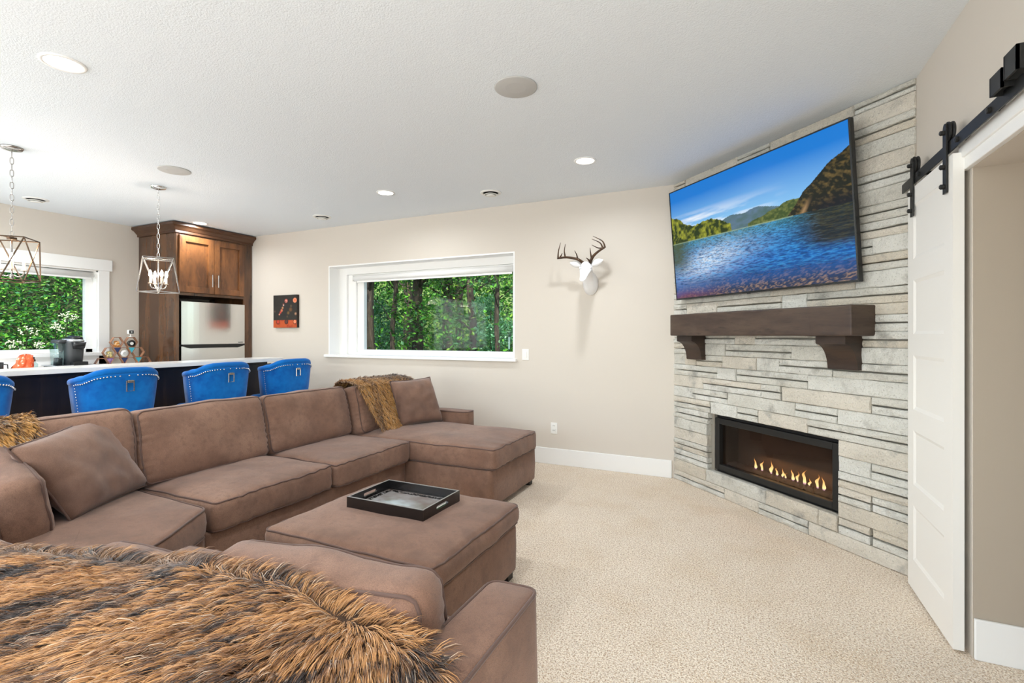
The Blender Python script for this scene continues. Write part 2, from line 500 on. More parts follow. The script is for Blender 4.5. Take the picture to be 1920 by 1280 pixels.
rs = thing('roller_shade', 'white roller shade rolled up inside the bar-side window', 'shade', (XL, 2.4, 2.08))
B().tube([(XL - .03, LY0 + .03, 2.075), (XL - .03, LY1 - .03, 2.075)], .034, 14).obj('roll', M['shade'], rs, True)
boxo('hem', (XL - .034, LY0 + .05, 2.02), (XL - .026, LY1 - .06, 2.05), M['shade'], rs)
boxo('bracket', (XL - .07, LY1 - .03, 2.035), (XL + .008, LY1 - .016, 2.115), M['plastic'], rs)

# unseen rear frame, added around the opening of the fill lamp
W3 = thing('added_window_3', '', '', (-3, YF, 0), kind='structure')
b = B()
for x in (-5.7, -4.15, -2.6, -1.05, .43): b.box((x, YF - .1, 0), (x + .07, YF - .04, 2.35), .004)
b.box((-5.7, YF - .1, 2.28), (.5, YF - .04, 2.35)).box((-5.7, YF - .1, 0), (.5, YF - .04, .09))
b.obj('window_frame', M['trim'], W3)

W4 = thing('added_window_4', '', '', (XL, -1.6, 0), kind='structure')  # unseen frame in the left wall, added to go with the side fill lamp
b = B()
for y in (-3.0, -1.63, -.27): b.box((XL - .12, y, 0), (XL - .06, y + .07, 2.35), .004)
b.box((XL - .12, -3.0, 2.28), (XL - .06, -.2, 2.35)).box((XL - .12, -3.0, 0), (XL - .06, -.2, .09))
b.obj('window_frame', M['trim'], W4)

W5 = thing('added_window_5', '', '', (XR, -1.6, 0), kind='structure')  # unseen frame in the right wall, added to hold the third fill lamp
b = B()
for y in (-2.85, -1.63, -.42): b.box((XR + .08, y, 0), (XR + .14, y + .07, 2.3), .004)
b.box((XR + .08, -2.85, 2.23), (XR + .14, -.35, 2.3)).box((XR + .08, -2.85, 0), (XR + .14, -.35, .09))
b.obj('window_frame', M['trim'], W5)

# ------------------------------------------------------------------ diagonal stone fireplace wall
R2 = sqrt(2)
def FP(s, o, z):
    return Vector((-.575 + s / R2 - o / R2, 4.81 - s / R2 - o / R2, z))
FPM = Matrix(((1 / R2, -1 / R2, 0, -.575), (-1 / R2, -1 / R2, 0, 4.81), (0, 0, 1, 0), (0, 0, 0, 1)))   # (s, o, z) -> world
S0, S1 = 0.0, 2.035
def fbox(bb, lo, hi, bev=0, seg=2): return bb.box(lo, hi, bev, seg, FPM)
IS0, IS1, IZ0, IZ1 = .472, 1.591, .185, .678
def s_of_u(u):
    a = radians(25.05); x = (u - 960) / 920
    dx = -sin(a) + cos(a) * x; dy = cos(a) + sin(a) * x
    t = 4.235 / (dx + dy); return ((dx * t + .575) - (dy * t - 4.81)) / R2

b = B()                                   # backing wall with the firebox hole
fbox(b, (-.3, -.5, 0), (IS0, -.05, ZC)); fbox(b, (IS1, -.5, 0), (S1 + .1, -.05, ZC))
fbox(b, (IS0, -.5, 0), (IS1, -.05, IZ0)); fbox(b, (IS0, -.5, IZ1), (IS1, -.05, ZC))
WF = struct(b.obj('wall_fireplace', M['mortar']))

COURSE = [0, .09, .193, .291, .385, .483, .578, .678, .776, .873, .974, 1.072, 1.169, 1.267, 1.361, 1.459, 1.525, 1.621, 1.72, 1.815, 1.912, 2.01, 2.107, 2.2, 2.295, 2.391, 2.488, 2.584, 2.683, 2.75]
L_, R_ = 1264, 1704
LAY = {  # course: list of (u0, u1, 'd' two thin stones / 's' one tall stone), u as traced along the wall
 0: [(L_, 1357, 'd'), (1357, 1422, 's'), (1422, 1515, 'd'), (1516, R_, 's')],
 1: [(L_, 1323, 's'), (1323, 1435, 's'), (1435, 1533, 's'), (1533, 1569, 's'), (1572, 1631, 'd'), (1635, R_, 'd')],
 2: [(L_, 1326, 'd'), (1571, R_, 's')],
 3: [(L_, 1326, 'd'), (1571, 1632, 'd'), (1634.5, R_, 'd')],
 4: [(L_, 1325, 's'), (1571, R_, 'd')],
 5: [(L_, 1325, 's'), (1571, 1632, 's'), (1633.5, R_, 'd')],
 6: [(L_, 1327, 'd'), (1571, R_, 's')],
 7: [(L_, 1330, 'd'), (1332, 1381, 's'), (1381, 1420, 'd'), (1421, 1513, 's'), (1513, R_, 'd')],
 8: [(L_, 1298, 's'), (1298, 1363, 'd'), (1363.5, 1490, 's'), (1490, 1569.5, 'd'), (1570, R_, 's')],
 9: [(L_, 1317, 's'), (1317, 1427, 'd'), (1427, 1463, 'd'), (1466, 1633, 's'), (1633, R_, 'd')],
 10: [(L_, 1344, 'd'), (1344, 1379, 's'), (1380, 1513.5, 'd'), (1514, R_, 's')],
 11: [(L_, 1284, 's'), (1284, 1304, 's'), (1305, 1353, 'd'), (1353, 1417, 's'), (1417.5, 1459.5, 's'), (1460, 1560, 'd'), (1561, R_, 'd')],
 12: [(L_, 1310, 'd'), (1310, 1359, 's'), (1359.5, 1483, 'd'), (1483.5, 1585, 's'), (1585, R_, 's')],
 13: [(L_, 1377, 'd'), (1377.5, 1415, 's'), (1415, 1532, 'd'), (1532, R_, 'd')],
 14: [(L_, 1400, 's'), (1400, 1560, 's'), (1560, R_, 'd')],
 15: [(L_, 1380, 's'), (1380, 1530, 's'), (1530, R_, 's')],
 16: [(L_, 1287, 'd'), (1287, 1344, 's'), (1344, 1465, 'd'), (1465, 1512, 's'), (1512, R_, 'd')],
 17: [(L_, 1287, 'd'), (1287, 1382, 's'), (1382, 1443, 's'), (1443, 1602, 's'), (1602, R_, 's')],
 18: [(L_, 1330, 's'), (1330, 1500, 's'), (1500, R_, 'd')],
 19: [(L_, 1400, 'd'), (1400, 1560, 's'), (1560, 1635, 'd'), (1635, R_, 's')],
 20: [(L_, 1340, 's'), (1340, 1480, 'd'), (1480, R_, 'd')],
 21: [(L_, 1420, 'd'), (1420, 1540, 's'), (1540, R_, 'd')],
 22: [(L_, 1310, 's'), (1310, 1470, 'd'), (1470, R_, 's')],
 23: [(L_, 1380, 's'), (1380, 1520, 's'), (1520, R_, 'd')],
 24: [(L_, 1350, 'd'), (1350, 1500, 's'), (1500, R_, 's')],
 25: [(L_, 1430, 's'), (1430, 1570, 'd'), (1570, R_, 's')],
 26: [(L_, 1340, 's'), (1340, 1460, 's'), (1460, R_, 'd')],
 27: [(L_, 1285, 'd'), (1285, 1450, 's'), (1450, R_, 's')],
 28: [(L_, 1284, 'd'), (1285, 1382, 's'), (1382, 1442, 'd'), (1443, 1601, 's'), (1601, R_, 'd')],
}
def stone(s0, s1, z0, z1, seed, top_gap):
    """one split-face stone: chamfered block with a rough front"""
    rd = random.Random(seed)
    g = .0012
    s0 += g; s1 -= g; z0 += g; z1 -= g
    thick = .052 + rd.uniform(-.003, .004)
    nx = max(2, min(9, int((s1 - s0) / .09) + 1)); nz = 2
    o_edge = thick - .0075
    V = []; F = []
    W = nx + 1; Hh = nz + 1
    def jit(a): return rd.uniform(-a, a)
    for j in range(Hh):                   # front face grid
        for i in range(W):
            fs = i / nx; fz = j / nz
            ins = .0045
            ss = s0 + ins + (s1 - s0 - 2 * ins) * fs + (jit(.006) if 0 < i < nx else 0)
            zz = z0 + ins + (z1 - z0 - 2 * ins) * fz + (jit(.002) if j in (0, nz) else jit(.006))
            oo = thick - .05 + jit(.0035) - (0 if (0 < i < nx and 0 < j < nz) else .002)
            V.append((ss, oo, zz))
    rim = [(i, 0) for i in range(nx)] + [(nx, j) for j in range(nz)] + [(i, nz) for i in range(nx, 0, -1)] + [(0, j) for j in range(nz, 0, -1)]
    def ring(off, o):
        base = len(V)
        for (i, j) in rim:
            fs = i / nx; fz = j / nz
            V.append((s0 + (s1 - s0) * fs, o, z0 + (z1 - z0) * fz + (jit(.0016) if 0 < i < nx else 0)))
        return base
    r1 = ring(0, o_edge - .05); r2 = ring(0, -.055)
    for j in range(nz):
        for i in range(nx):
            F.append([j * W + i, j * W + i + 1, (j + 1) * W + i + 1, (j + 1) * W + i])
    k = len(rim)
    for a in range(k):
        c = (a + 1) % k
        f0 = rim[a][1] * W + rim[a][0]; f1 = rim[c][1] * W + rim[c][0]
        F.append([f0, r1 + a, r1 + c, f1]); F.append([r1 + a, r2 + a, r2 + c, r1 + c])
    V = [FP(*v) for v in V]
    o = mesh('stone', V, F, STONES[rd.choice([0, 0, 0, 1, 2, 2, 2, 3])], WF)
    bm = bmesh.new(); bm.from_mesh(o.data); bmesh.ops.recalc_face_normals(bm, faces=bm.faces); bm.to_mesh(o.data); bm.free()
sd = 100
for c, row in LAY.items():
    z0, z1 = COURSE[c], COURSE[c + 1]
    for (u0, u1, k) in row:
        s0 = S0 if u0 == L_ else s_of_u(u0); s1 = S1 if u1 == R_ else s_of_u(u1)
        if k == 's': stone(s0, s1, z0, z1, sd, 0); sd += 1
        else:
            zm = (z0 + z1) / 2 + random.uniform(-.003, .003)
            stone(s0, s1, z0, zm - .0034, sd, 0); stone(s0, s1, zm + .0034, z1, sd + 1, 0); sd += 2

# ------------------------------------------------------------------ fireplace insert
FI = thing('gas_fireplace', 'long black linear gas fireplace burning low in the stone wall', 'fireplace', tuple(FP(1.03, -.1, IZ0)))
b = B()
def frame(bb, s0, s1, z0, z1, wd, o0, o1, bev=.002):
    fbox(bb, (s0, o0, z0), (s0 + wd, o1, z1), bev); fbox(bb, (s1 - wd, o0, z0), (s1, o1, z1), bev)
    fbox(bb, (s0 + wd, o0, z1 - wd), (s1 - wd, o1, z1), bev); fbox(bb, (s0 + wd, o0, z0), (s1 - wd, o1, z0 + wd), bev)
frame(b, IS0 + .004, IS1 - .004, IZ0 + .004, IZ1 - .004, .03, -.30, -.075)
b.obj('outer_surround', M['black'], FI)
b = B(); frame(b, IS0 + .016, IS1 - .016, IZ0 + .026, IZ1 - .034, .048, -.085, -.040, .004)
b.obj('door_frame', M['blackm'], FI)
b = B()
gs0, gs1, gz0, gz1 = IS0 + .06, IS1 - .06, IZ0 + .07, IZ1 - .08
fbox(b, (gs0 - .03, -.46, gz0 - .03), (gs0 + .01, -.08, gz1 + .03)); fbox(b, (gs1 - .01, -.46, gz0 - .03), (gs1 + .03, -.08, gz1 + .03))
fbox(b, (gs0 - .03, -.46, gz1 + .01), (gs1 + .03, -.08, gz1 + .03)); fbox(b, (gs0 - .03, -.46, gz0 - .04), (gs1 + .03, -.08, gz0 - .02))
b.obj('firebox', M['firebox'], FI)
b = B(); fbox(b, (gs0 - .02, -.26, gz0 - .03), (gs1 + .02, -.24, gz1 + .02)); b.obj('back_panel', M['firewall'], FI)
b = B()
V = []; F = []
nx, ny = 90, 12
for j in range(ny + 1):
    for i in range(nx + 1):
        s = gs0 + .02 + (gs1 - gs0 - .04) * i / nx; o = -.238 + .148 * j / ny
        z = gz0 + .004 + .018 * sin(pi * j / ny) + .009 * mnoise.noise(Vector((s * 60, o * 60, 0)))
        V.append(FP(s, o, z))
for j in range(ny):
    for i in range(nx): F.append([j * (nx + 1) + i, j * (nx + 1) + i + 1, (j + 1) * (nx + 1) + i + 1, (j + 1) * (nx + 1) + i])
mesh('ember_bed', V, F, M['ember'], FI)
b = B(); fbox(b, (gs0 - .02, -.078, gz0 - .02), (gs1 + .02, -.074, gz1 + .02)); b.obj('glass_pane', M['fireglass'], FI)
# flames
def flame_mat():
    m, t, bs = nodes('flame')
    a = t.nodes.new('ShaderNodeVertexColor'); a.layer_name = 'Col'
    em = t.nodes.new('ShaderNodeEmission'); em.inputs[1].default_value = 1.9
    t.links.new(a.outputs[0], em.inputs[0])
    tr = t.nodes.new('ShaderNodeBsdfTransparent')
    mx = t.nodes.new('ShaderNodeMixShader')
    t.links.new(a.outputs[1], mx.inputs[0]); t.links.new(tr.outputs[0], mx.inputs[1]); t.links.new(em.outputs[0], mx.inputs[2])
    t.links.new(mx.outputs[0], t.nodes['Material Output'].inputs[0])
    return m
M['flame'] = flame_mat()
def flame(s, h, wdt, ph, o=-.16):
    V = []; F = []; C = []
    n, mseg = 10, 14
    for j in range(mseg + 1):
        f = j / mseg
        r = wdt * (sin(pi * min(1, f * 1.0 + .10)) ** .8) * (1 - f) ** .55 * (1 + .25 * sin(9 * f + ph)) + .0006
        cs = s + .012 * sin(5.5 * f + ph) * f + .006 * sin(11 * f + 2 * ph) * f
        for k in range(n):
            a = 2 * pi * k / n
            V.append(FP(cs + r * cos(a), o + r * .6 * sin(a), gz0 + .022 + h * f))
            if f < .12: c = (.75, .45, .55, .45)
            else:
                g = min(1, max(0, (f - .12) / .88))
                c = (1.0, .80 - .42 * g, .38 - .33 * g, .92 - .45 * g)
            C.append(c)
    for j in range(mseg):
        for k in range(n): F.append([j * n + k, j * n + (k + 1) % n, (j + 1) * n + (k + 1) % n, (j + 1) * n + k])
    me = fast_mesh('flame', [tuple(v) for v in V], F)
    a = me.color_attributes.new('Col', 'FLOAT_COLOR', 'POINT'); a.data.foreach_set('color', np.array(C, dtype=np.float32).ravel())
    link('flame', me, M['flame'], FI, True)
for (s, h, wd, ph) in ((0.799, 0.082, 0.0130, 0.3), (0.862, 0.084, 0.0135, 2.4), (0.947, 0.098, 0.0150, 4.2), (1.000, 0.060, 0.0110, 1.0), (1.049, 0.066, 0.0100, 5.0), (1.075, 0.042, 0.0090, 2.0), (1.136, 0.080, 0.0135, 0.6), (1.175, 0.078, 0.0110, 3.3), (1.231, 0.105, 0.0160, 1.7), (1.269, 0.052, 0.0100, 4.4), (1.331, 0.098, 0.0135, 2.9), (1.377, 0.088, 0.0135, 0.1)):
    flame(s, h, wd, ph)
fl = light('flame_glow', 'AREA', tuple(FP(1.1, -.16, gz0 + .13)), 1.0, (1.0, .55, .2), (0, 0, radians(-45)), shape='RECTANGLE', size=.7, size_y=.06)

# ------------------------------------------------------------------ mantel
MA = thing('mantel_shelf', 'thick dark wood beam mantel on two curved corbels below the television', 'mantel', tuple(FP(1.0, 0, 1.335)))
bb = B(); fbox(bb, (.203, -.01, 1.335), (1.824, .20, 1.518), .009, 3)
bmesh.ops.subdivide_edges(bb.bm, edges=[e for e in bb.bm.edges if e.calc_length() > .8], cuts=24)
for v in bb.bm.verts:
    q = mnoise.noise_vector(v.co * 9) * .0035; v.co += q
bb.obj('beam', M['mantel'], MA)
def corbel(s0, s1):
    z1 = 1.337; prof = [(-.01, z1), (.145, z1), (.145, z1 - .052)]
    for k in range(1, 9):
        a = k / 8 * pi / 2
        prof.append((.145 - .105 * sin(a), z1 - .052 - .158 * (1 - cos(a))))
    prof.append((-.01, z1 - .21))
    n = len(prof); V = [FP(s0, o, z) for o, z in prof] + [FP(s1, o, z) for o, z in prof]
    F = [list(range(n)), list(range(2 * n - 1, n - 1, -1))] + [[i, (i + 1) % n, n + (i + 1) % n, n + i] for i in range(n)]
    bm_ = B().poly(V, F)
    bmesh.ops.bevel(bm_.bm, geom=[e for e in bm_.bm.edges if e.calc_length() > .15], offset=.004, segments=2, affect='EDGES')
    bm_.obj('corbel', M['corbel'], MA)
corbel(.228, .418); corbel(1.556, 1.748)

# ------------------------------------------------------------------ television
TV = thing('television', 'large flat television showing a mountain lake, tilted above the mantel', 'television', tuple(FP(.95, .05, 1.655)))
ts0, ts1, tz0, tz1 = .12, 1.773, 1.657, 2.622
to0, to1 = .058, .142
def TP(x, y, d=0):                        # x,y in 0..1 on the screen, d in front
    nrm = Vector((0, 0, 0))
    o = to0 + (to1 - to0) * y; z = tz0 + (tz1 - tz0) * y
    L = sqrt((tz1 - tz0) ** 2 + (to1 - to0) ** 2)
    o += d * (tz1 - tz0) / L; z -= d * (to1 - to0) / L
    return FP(ts0 + (ts1 - ts0) * x, o, z)
def tvbox(bb, x0, x1, y0, y1, d0, d1):
    V = [TP(x, y, d) for d in (d0, d1) for (x, y) in ((x0, y0), (x1, y0), (x1, y1), (x0, y1))]
    bb.poly(V, [[0, 1, 2, 3], [7, 6, 5, 4], [0, 4, 5, 1], [1, 5, 6, 2], [2, 6, 7, 3], [3, 7, 4, 0]])
b = B(); tvbox(b, 0, 1, 0, 1, -.030, -.002); b.obj('shell', M['tvback'], TV)
b = B(); tvbox(b, .15, .85, .1, .62, -.062, -.028); tvbox(b, .38, .62, .25, .75, -.075, -.06); b.obj('wall_mount', M['tvback'], TV)
b = B(); bw = .0055
tvbox(b, 0, bw, 0, 1, -.004, .006); tvbox(b, 1 - bw, 1, 0, 1, -.004, .006); tvbox(b, bw, 1 - bw, 1 - bw * 1.6, 1, -.004, .006); tvbox(b, bw, 1 - bw, 0, bw * 2.6, -.004, .006)
b.obj('bezel', M['bezel'], TV)
b = B(); tvbox(b, .492, .508, -.006, .010, .0, .008); b.obj('logo_tab', M['bezel'], TV)
nx, ny = 400, 225
gx, gy = np.meshgrid(np.linspace(bw, 1 - bw, nx), np.linspace(bw * 2.6, 1 - bw * 1.6, ny))
def picture(x, y):
    def C(r, g, b_): return np.array(lin(r, g, b_))
    def mixc(a, c, f): f = np.clip(f, 0, 1)[..., None]; return a * (1 - f) + c * f
    one = np.ones(x.shape + (1,))
    wl = .515 - .02 * x                                   # waterline
    c = mixc(one * C(150, 208, 244), one * C(14, 118, 206), (y - .54) / .36)
    c = mixc(c, one * C(22, 128, 220), (x - .5) * .5)
    cl = fbm(x * 5, y * 26, 5, 3)
    c = mixc(c, one * C(240, 244, 250), np.clip((cl - .34) * 4, 0, 1) * np.clip(1.2 - np.abs(y - .64) / .11, 0, 1) * np.clip(1.2 - x * 1.6, 0, 1) * 1.4)
    # blue hills
    hb = .565 + .05 * np.sin((x - .30) * 7) * (x > .3) + .035 * fbm(x * 14, x * 0, 3, 5)
    c = mixc(c, mixc(one * C(96, 122, 150), one * C(70, 100, 92), fbm(x * 30, y * 40, 3, 6) * 1.1), ((y < hb) & (x > .33) & (x < .80)) * 1.0)
    # green mid hill
    hm = .505 + np.clip((x - .50) / .22, 0, 1) * .095 + .022 * fbm(x * 22, x * 0, 3, 7)
    tx = fbm(x * 90, y * 70, 3, 8)
    c = mixc(c, mixc(one * C(58, 78, 34), one * C(120, 128, 66), (tx - .35) * 1.8), ((y < hm) & (x > .52)) * 1.0)
    # dark right mountain
    hr = np.interp(x, [.72, .76, .80, .85, .90, .95, 1.0], [.50, .56, .64, .70, .765, .80, .84]) + .018 * (fbm(x * 26, x * 0, 3, 9) - .5)
    tx = fbm(x * 70 + y * 30, y * 60, 4, 10)
    dk = mixc(one * C(22, 26, 16), one * C(112, 92, 48), (tx - .48) * 2.8)
    dk = mixc(dk, one * C(12, 16, 30), np.clip((.60 - y) * 9, 0, 1) * np.clip((x - .80) * 12, 0, 1))
    dk = mixc(dk, one * C(176, 140, 96), np.clip(1 - np.abs(x - .80 - (y - .52) * .35) / .018, 0, 1) * np.clip((.60 - y) * 14, 0, 1) * .8)
    c = mixc(c, dk, (y < hr) * 1.0)
    # left trees
    hl = np.interp(x, [0, .05, .10, .17, .24, .30, .36, .42, .44], [.765, .75, .69, .625, .66, .655, .62, .56, .3]) + .04 * (fbm(x * 40, x * 0, 3, 12) - .5)
    tx = fbm(x * 60, y * 36, 4, 13)
    c = mixc(c, mixc(one * C(34, 52, 12), one * C(158, 162, 48), (tx - .40) * 2.6), ((y < hl)) * 1.0)
    # water
    yy = np.clip(y / wl, 0, 1)
    rip = fbm(x * 16 / (1.35 - yy), 60 * yy ** .5 * 3, 4, 20)
    wc = mixc(one * C(12, 96, 178), one * C(30, 112, 160), (yy - .5) * 2.2)
    wc = mixc(wc, one * C(52, 118, 118), (yy - .80) * 4.5)
    gl = np.exp(-((x - .16 - .35 * np.clip(yy - .3, 0, 1)) / .22) ** 2) * np.exp(-((yy - .60) / .27) ** 2)
    rp2 = fbm(x * 40 / (1.35 - yy), 220 * yy ** .5, 3, 22)
    wc = mixc(wc, one * C(228, 240, 250), np.clip(gl * (2.6 * (rip * .5 + rp2 * .5) - .55), 0, .92))
    wc = mixc(wc, one * C(60, 160, 224), np.clip((rp2 - .5) * 3.5, 0, .7) * (yy > .3))
    wc = mixc(wc, one * C(10, 52, 96), np.clip((.46 - rp2) * 4, 0, .6) * (yy > .25))
    wc = mixc(wc, one * C(70, 78, 22), np.clip((.17 - x + .05 * (rip - .5) * 2) * 9, 0, 1) * np.clip((yy - .35) * 3, 0, 1) * .85)
    dr = np.clip((x - .70 - .25 * np.clip(.72 - yy, 0, 1) - .12 * (rip - .5)) * 7, 0, 1) * np.clip((yy - .42) * 6, 0, 1)
    wc = mixc(wc, mixc(one * C(22, 24, 14), one * C(70, 64, 26), (rip - .45) * 3), dr * .95)
    # stones on the lake bed
    st = fbm(x * 85 * (1.2 - yy * .5), y * 120, 2, 30); st2 = fbm(x * 9, y * 12, 3, 31)
    pb = mixc(one * C(46, 44, 44), one * C(168, 132, 86), (st - .46) * 3.0)
    pb = mixc(pb, one * C(20, 44, 70), np.clip((yy - .06) * 3.0, 0, .85))
    pb = mixc(pb, one * C(120, 46, 50), np.clip((.40 - x) * 2.4, 0, .75) * np.clip((.22 - yy) * 8, 0, 1))
    edge = .44 - .10 * np.clip(.35 - x, 0, 1) * 2 + .10 * (st2 - .5)
    wc = mixc(wc, mixc(wc, pb, .92 * np.ones_like(x)), np.clip((edge - yy) * 2.6, 0, .92))
    c = mixc(c, wc, (y < wl) * 1.0)
    c = mixc(c, one * C(170, 190, 150), np.clip(1 - np.abs(y - wl) / .006, 0, 1) * (x < .75) * .7)
    return c
P = picture(gx, gy).reshape(-1, 3)
V = np.array([TP(x, y, .002) for x, y in ((0, 0), (1, 0), (0, 1))])
VV = V[0] + gx.reshape(-1, 1) * (V[1] - V[0]) + gy.reshape(-1, 1) * (V[2] - V[0])
idx = np.arange(nx * ny).reshape(ny, nx)
FF = np.stack([idx[:-1, :-1], idx[:-1, 1:], idx[1:, 1:], idx[1:, :-1]], -1).reshape(-1, 4)
link('screen', fast_mesh('screen', VV, FF, P), M['screen'], TV)

# ------------------------------------------------------------------ sliding barn door and its track
D1 = thing('door_1', '', '', (.83, 2.97, .012), kind='structure')
DX0, DX1, DY0, DY1, DZ0, DZ1 = .810, .848, 2.668, 3.285, .014, 2.108
b = B()
b.box((DX0 + .008, DY0, DZ0), (DX1, DY1, DZ1))
b.box((DX0, DY0, DZ0), (DX0 + .008, 2.768, DZ1)).box((DX0, 3.192, DZ0), (DX0 + .008, DY1, DZ1))
zs = [.175 + .39 * k for k in range(5)]
prev = DZ0
for z in zs:
    b.box((DX0, 2.768, prev), (DX0 + .008, 3.192, z)); prev = z + .28
b.box((DX0, 2.768, prev), (DX0 + .008, 3.192, DZ1))
b.obj('door_slab', M['doorw'], D1)
for z in zs:                              # sloped moulding around each flat panel
    y0, y1, z1 = 2.768, 3.192, z + .28
    m_ = .016
    V = [(DX0 + .001, y0, z), (DX0 + .001, y1, z), (DX0 + .001, y1, z1), (DX0 + .001, y0, z1),
         (DX0 + .007, y0 + m_, z + m_), (DX0 + .007, y1 - m_, z + m_), (DX0 + .007, y1 - m_, z1 - m_), (DX0 + .007, y0 + m_, z1 - m_)]
    F = [[0, 1, 5, 4], [1, 2, 6, 5], [2, 3, 7, 6], [3, 0, 4, 7], [4, 5, 6, 7]]
    B().poly(V, F).obj('panel', M['doorw'], D1)

def strap_hanger(y, label):
    t = thing('door_hanger', label, 'hanger', (.80, y, 2.1), group='black strap hangers of the sliding door')
    b = B()
    b.box((.800, y - .02, 1.955), (.807, y + .02, 2.230), .001)
    V, F = [], []
    n = 12
    for k in range(n + 1):
        a = pi * k / n
        for x in (.800, .807): V.append((x, y + .02 * cos(a), 2.230 + .028 * sin(a)))
    for k in range(n): F.append([2 * k, 2 * k + 1, 2 * k + 3, 2 * k + 2])
    F.append([2 * k for k in range(n + 1)]); F.append([2 * k + 1 for k in range(n, -1, -1)])
    b.poly(V, F)
    b.obj('strap', M['blackm'], t)
    m_ = Matrix.Translation((.818, y, 2.219)) @ Matrix.Rotation(pi / 2, 4, 'Y')
    B().lathe([(.008, -.010), (.045, -.010), (.045, -.005), (.040, 0), (.045, .005), (.045, .010), (.008, .010)], 24, mtx=m_).obj('wheel', M['blackm'], t, False)
    for z in (1.985, 2.07, 2.219):
        m_ = Matrix.Translation((.800, y, z)) @ Matrix.Rotation(-pi / 2, 4, 'Y')
        B().lathe([(.006, -.012), (.006, 0), (.011, 0), (.011, .014), (.007, .017), (0, .017)], 6, mtx=m_).obj('bolt', M['blackm'], t)
strap_hanger(3.190, 'black strap hanger with wheel next to the stone wall')
strap_hanger(2.732, 'black strap hanger with wheel at the open edge of the door')
RL = thing('barn_door_rail', 'flat black steel track the sliding door hangs from', 'rail', (.815, 2.3, 2.15))
boxo('bar', (.811, 1.2, 2.126), (.818, 3.400, 2.174), M['blackm'], RL, bev=.001)
for y in (2.33, 2.62, 3.10, 1.6):
    m_ = Matrix.Translation((.811, y, 2.150)) @ Matrix.Rotation(-pi / 2, 4, 'Y')
    B().lathe([(0, 0), (.012, 0), (.012, .010), (0, .012)], 6, mtx=m_).obj('bolt', M['blackm'], RL)
    m_ = Matrix.Translation((.818, y, 2.150)) @ Matrix.Rotation(pi / 2, 4, 'Y')
    B().lathe([(.009, 0), (.009, .052)], 12, mtx=m_).obj('standoff', M['blackm'], RL, True)
for i, (y, z0, z1) in enumerate(((2.235, 2.160, 2.225), (2.135, 2.172, 2.250))):
    B().box((.778, y - .004, z0), (.826, y + .004, z1)).box((.778, y - .08, z0), (.786, y, z1)).box((.778, y - .08, z0), (.826, y - .074, z1)).obj('end_stop', M['blackm'], RL)

# ------------------------------------------------------------------ ceiling fittings
def can_light(x, y, r, label, boost=1.0):
    t = thing('recessed_light', label, 'ceiling light', (x, y, ZC), group='recessed ceiling lights', world=True)
    B().lathe([(r * .78, -.001), (r * .80, -.006), (r * .97, -.006), (r, -.001), (r, 0)], 32, (x, y, ZC)).obj('trim_ring', M['can_trim'], t, True)
    B().lathe([(0, -.004), (r * .79, -.004), (r * .79, -.001)], 32, (x, y, ZC)).obj('lens', M['can_glow'], t)
    l = light('recessed_lamp', 'AREA', (x, y, ZC - .012), CAN_W * boost, (.91, .96, 1.0), shape='DISK', size=r * 1.5)
    l.data.spread = radians(165)
    l.parent = t; l.matrix_parent_inverse = Matrix.Translation((-x, -y, -ZC))
can_light(-3.186, 1.319, .098, 'bright recessed ceiling light in the upper corner, over the sofa')
can_light(-1.144, 3.844, .09, 'bright recessed ceiling light in front of the deer head')
can_light(-3.191, 3.872, .09, 'bright recessed ceiling light in front of the wide window')
can_light(-6.174, 3.933, .09, 'bright recessed ceiling light above the refrigerator cabinet', 1.1)
for (x, y, lb) in ((-1.144, 1.319, 'above the near sofa arm'), (-6.17, 1.32, 'behind the bar'), (-3.19, -1.2, 'behind the sofa'), (-1.14, -1.2, 'by the added rear opening'), (-5.6, -1.2, 'at the end of the bar')):
    can_light(x, y, .09, 'recessed ceiling light out of the picture, ' + lb, 4.0 if lb == 'behind the bar' else 1.0)

def speaker(x, y, r, label):
    t = thing('ceiling_speaker', label, 'speaker', (x, y, ZC), group='ceiling speakers')
    B().lathe([(r * .95, -.007), (r, -.005), (r, 0)], 40, (x, y, ZC)).obj('rim', M['speaker'], t, True)
    B().lathe([(0, -.0075), (r * .955, -.0065), (r * .955, -.001)], 40, (x, y, ZC)).obj('grille', M['speaker'], t)
speaker(-1.162, 2.536, .122, 'round grey ceiling speaker, the large one over the ottoman')
speaker(-4.394, 2.58, .122, 'round grey ceiling speaker, the small one beside the chain pendant')

def vent(x, y, label):
    t = thing('ceiling_vent', label, 'vent', (x, y, ZC), group='round ceiling vents')
    r = .105
    B().lathe([(r, 0), (r * .98, -.006), (r * .80, -.012), (r * .72, -.006), (r * .70, 0)], 32, (x, y, ZC)).obj('flange', M['plastic'], t, True)
    B().lathe([(0, -.003), (r * .71, -.003)], 32, (x, y, ZC)).obj('throat', M['black'], t)
    B().lathe([(r * .66, -.022), (r * .62, -.026), (r * .50, -.018), (r * .52, -.015)], 32, (x, y, ZC)).obj('cone', M['plastic'], t, True)
    B().lathe([(0, -.034), (r * .38, -.032), (r * .42, -.027), (0, -.025)], 32, (x, y, ZC)).obj('cone', M['plastic'], t, True)
vent(-6.627, 2.518, 'small round white ceiling vent beside the cage pendant at the picture edge')
vent(-4.522, 4.336, 'small round white ceiling vent between the cabinet and the recessed light')
vent(-2.248, 4.312, 'small round white ceiling vent above the corner of the wide window')

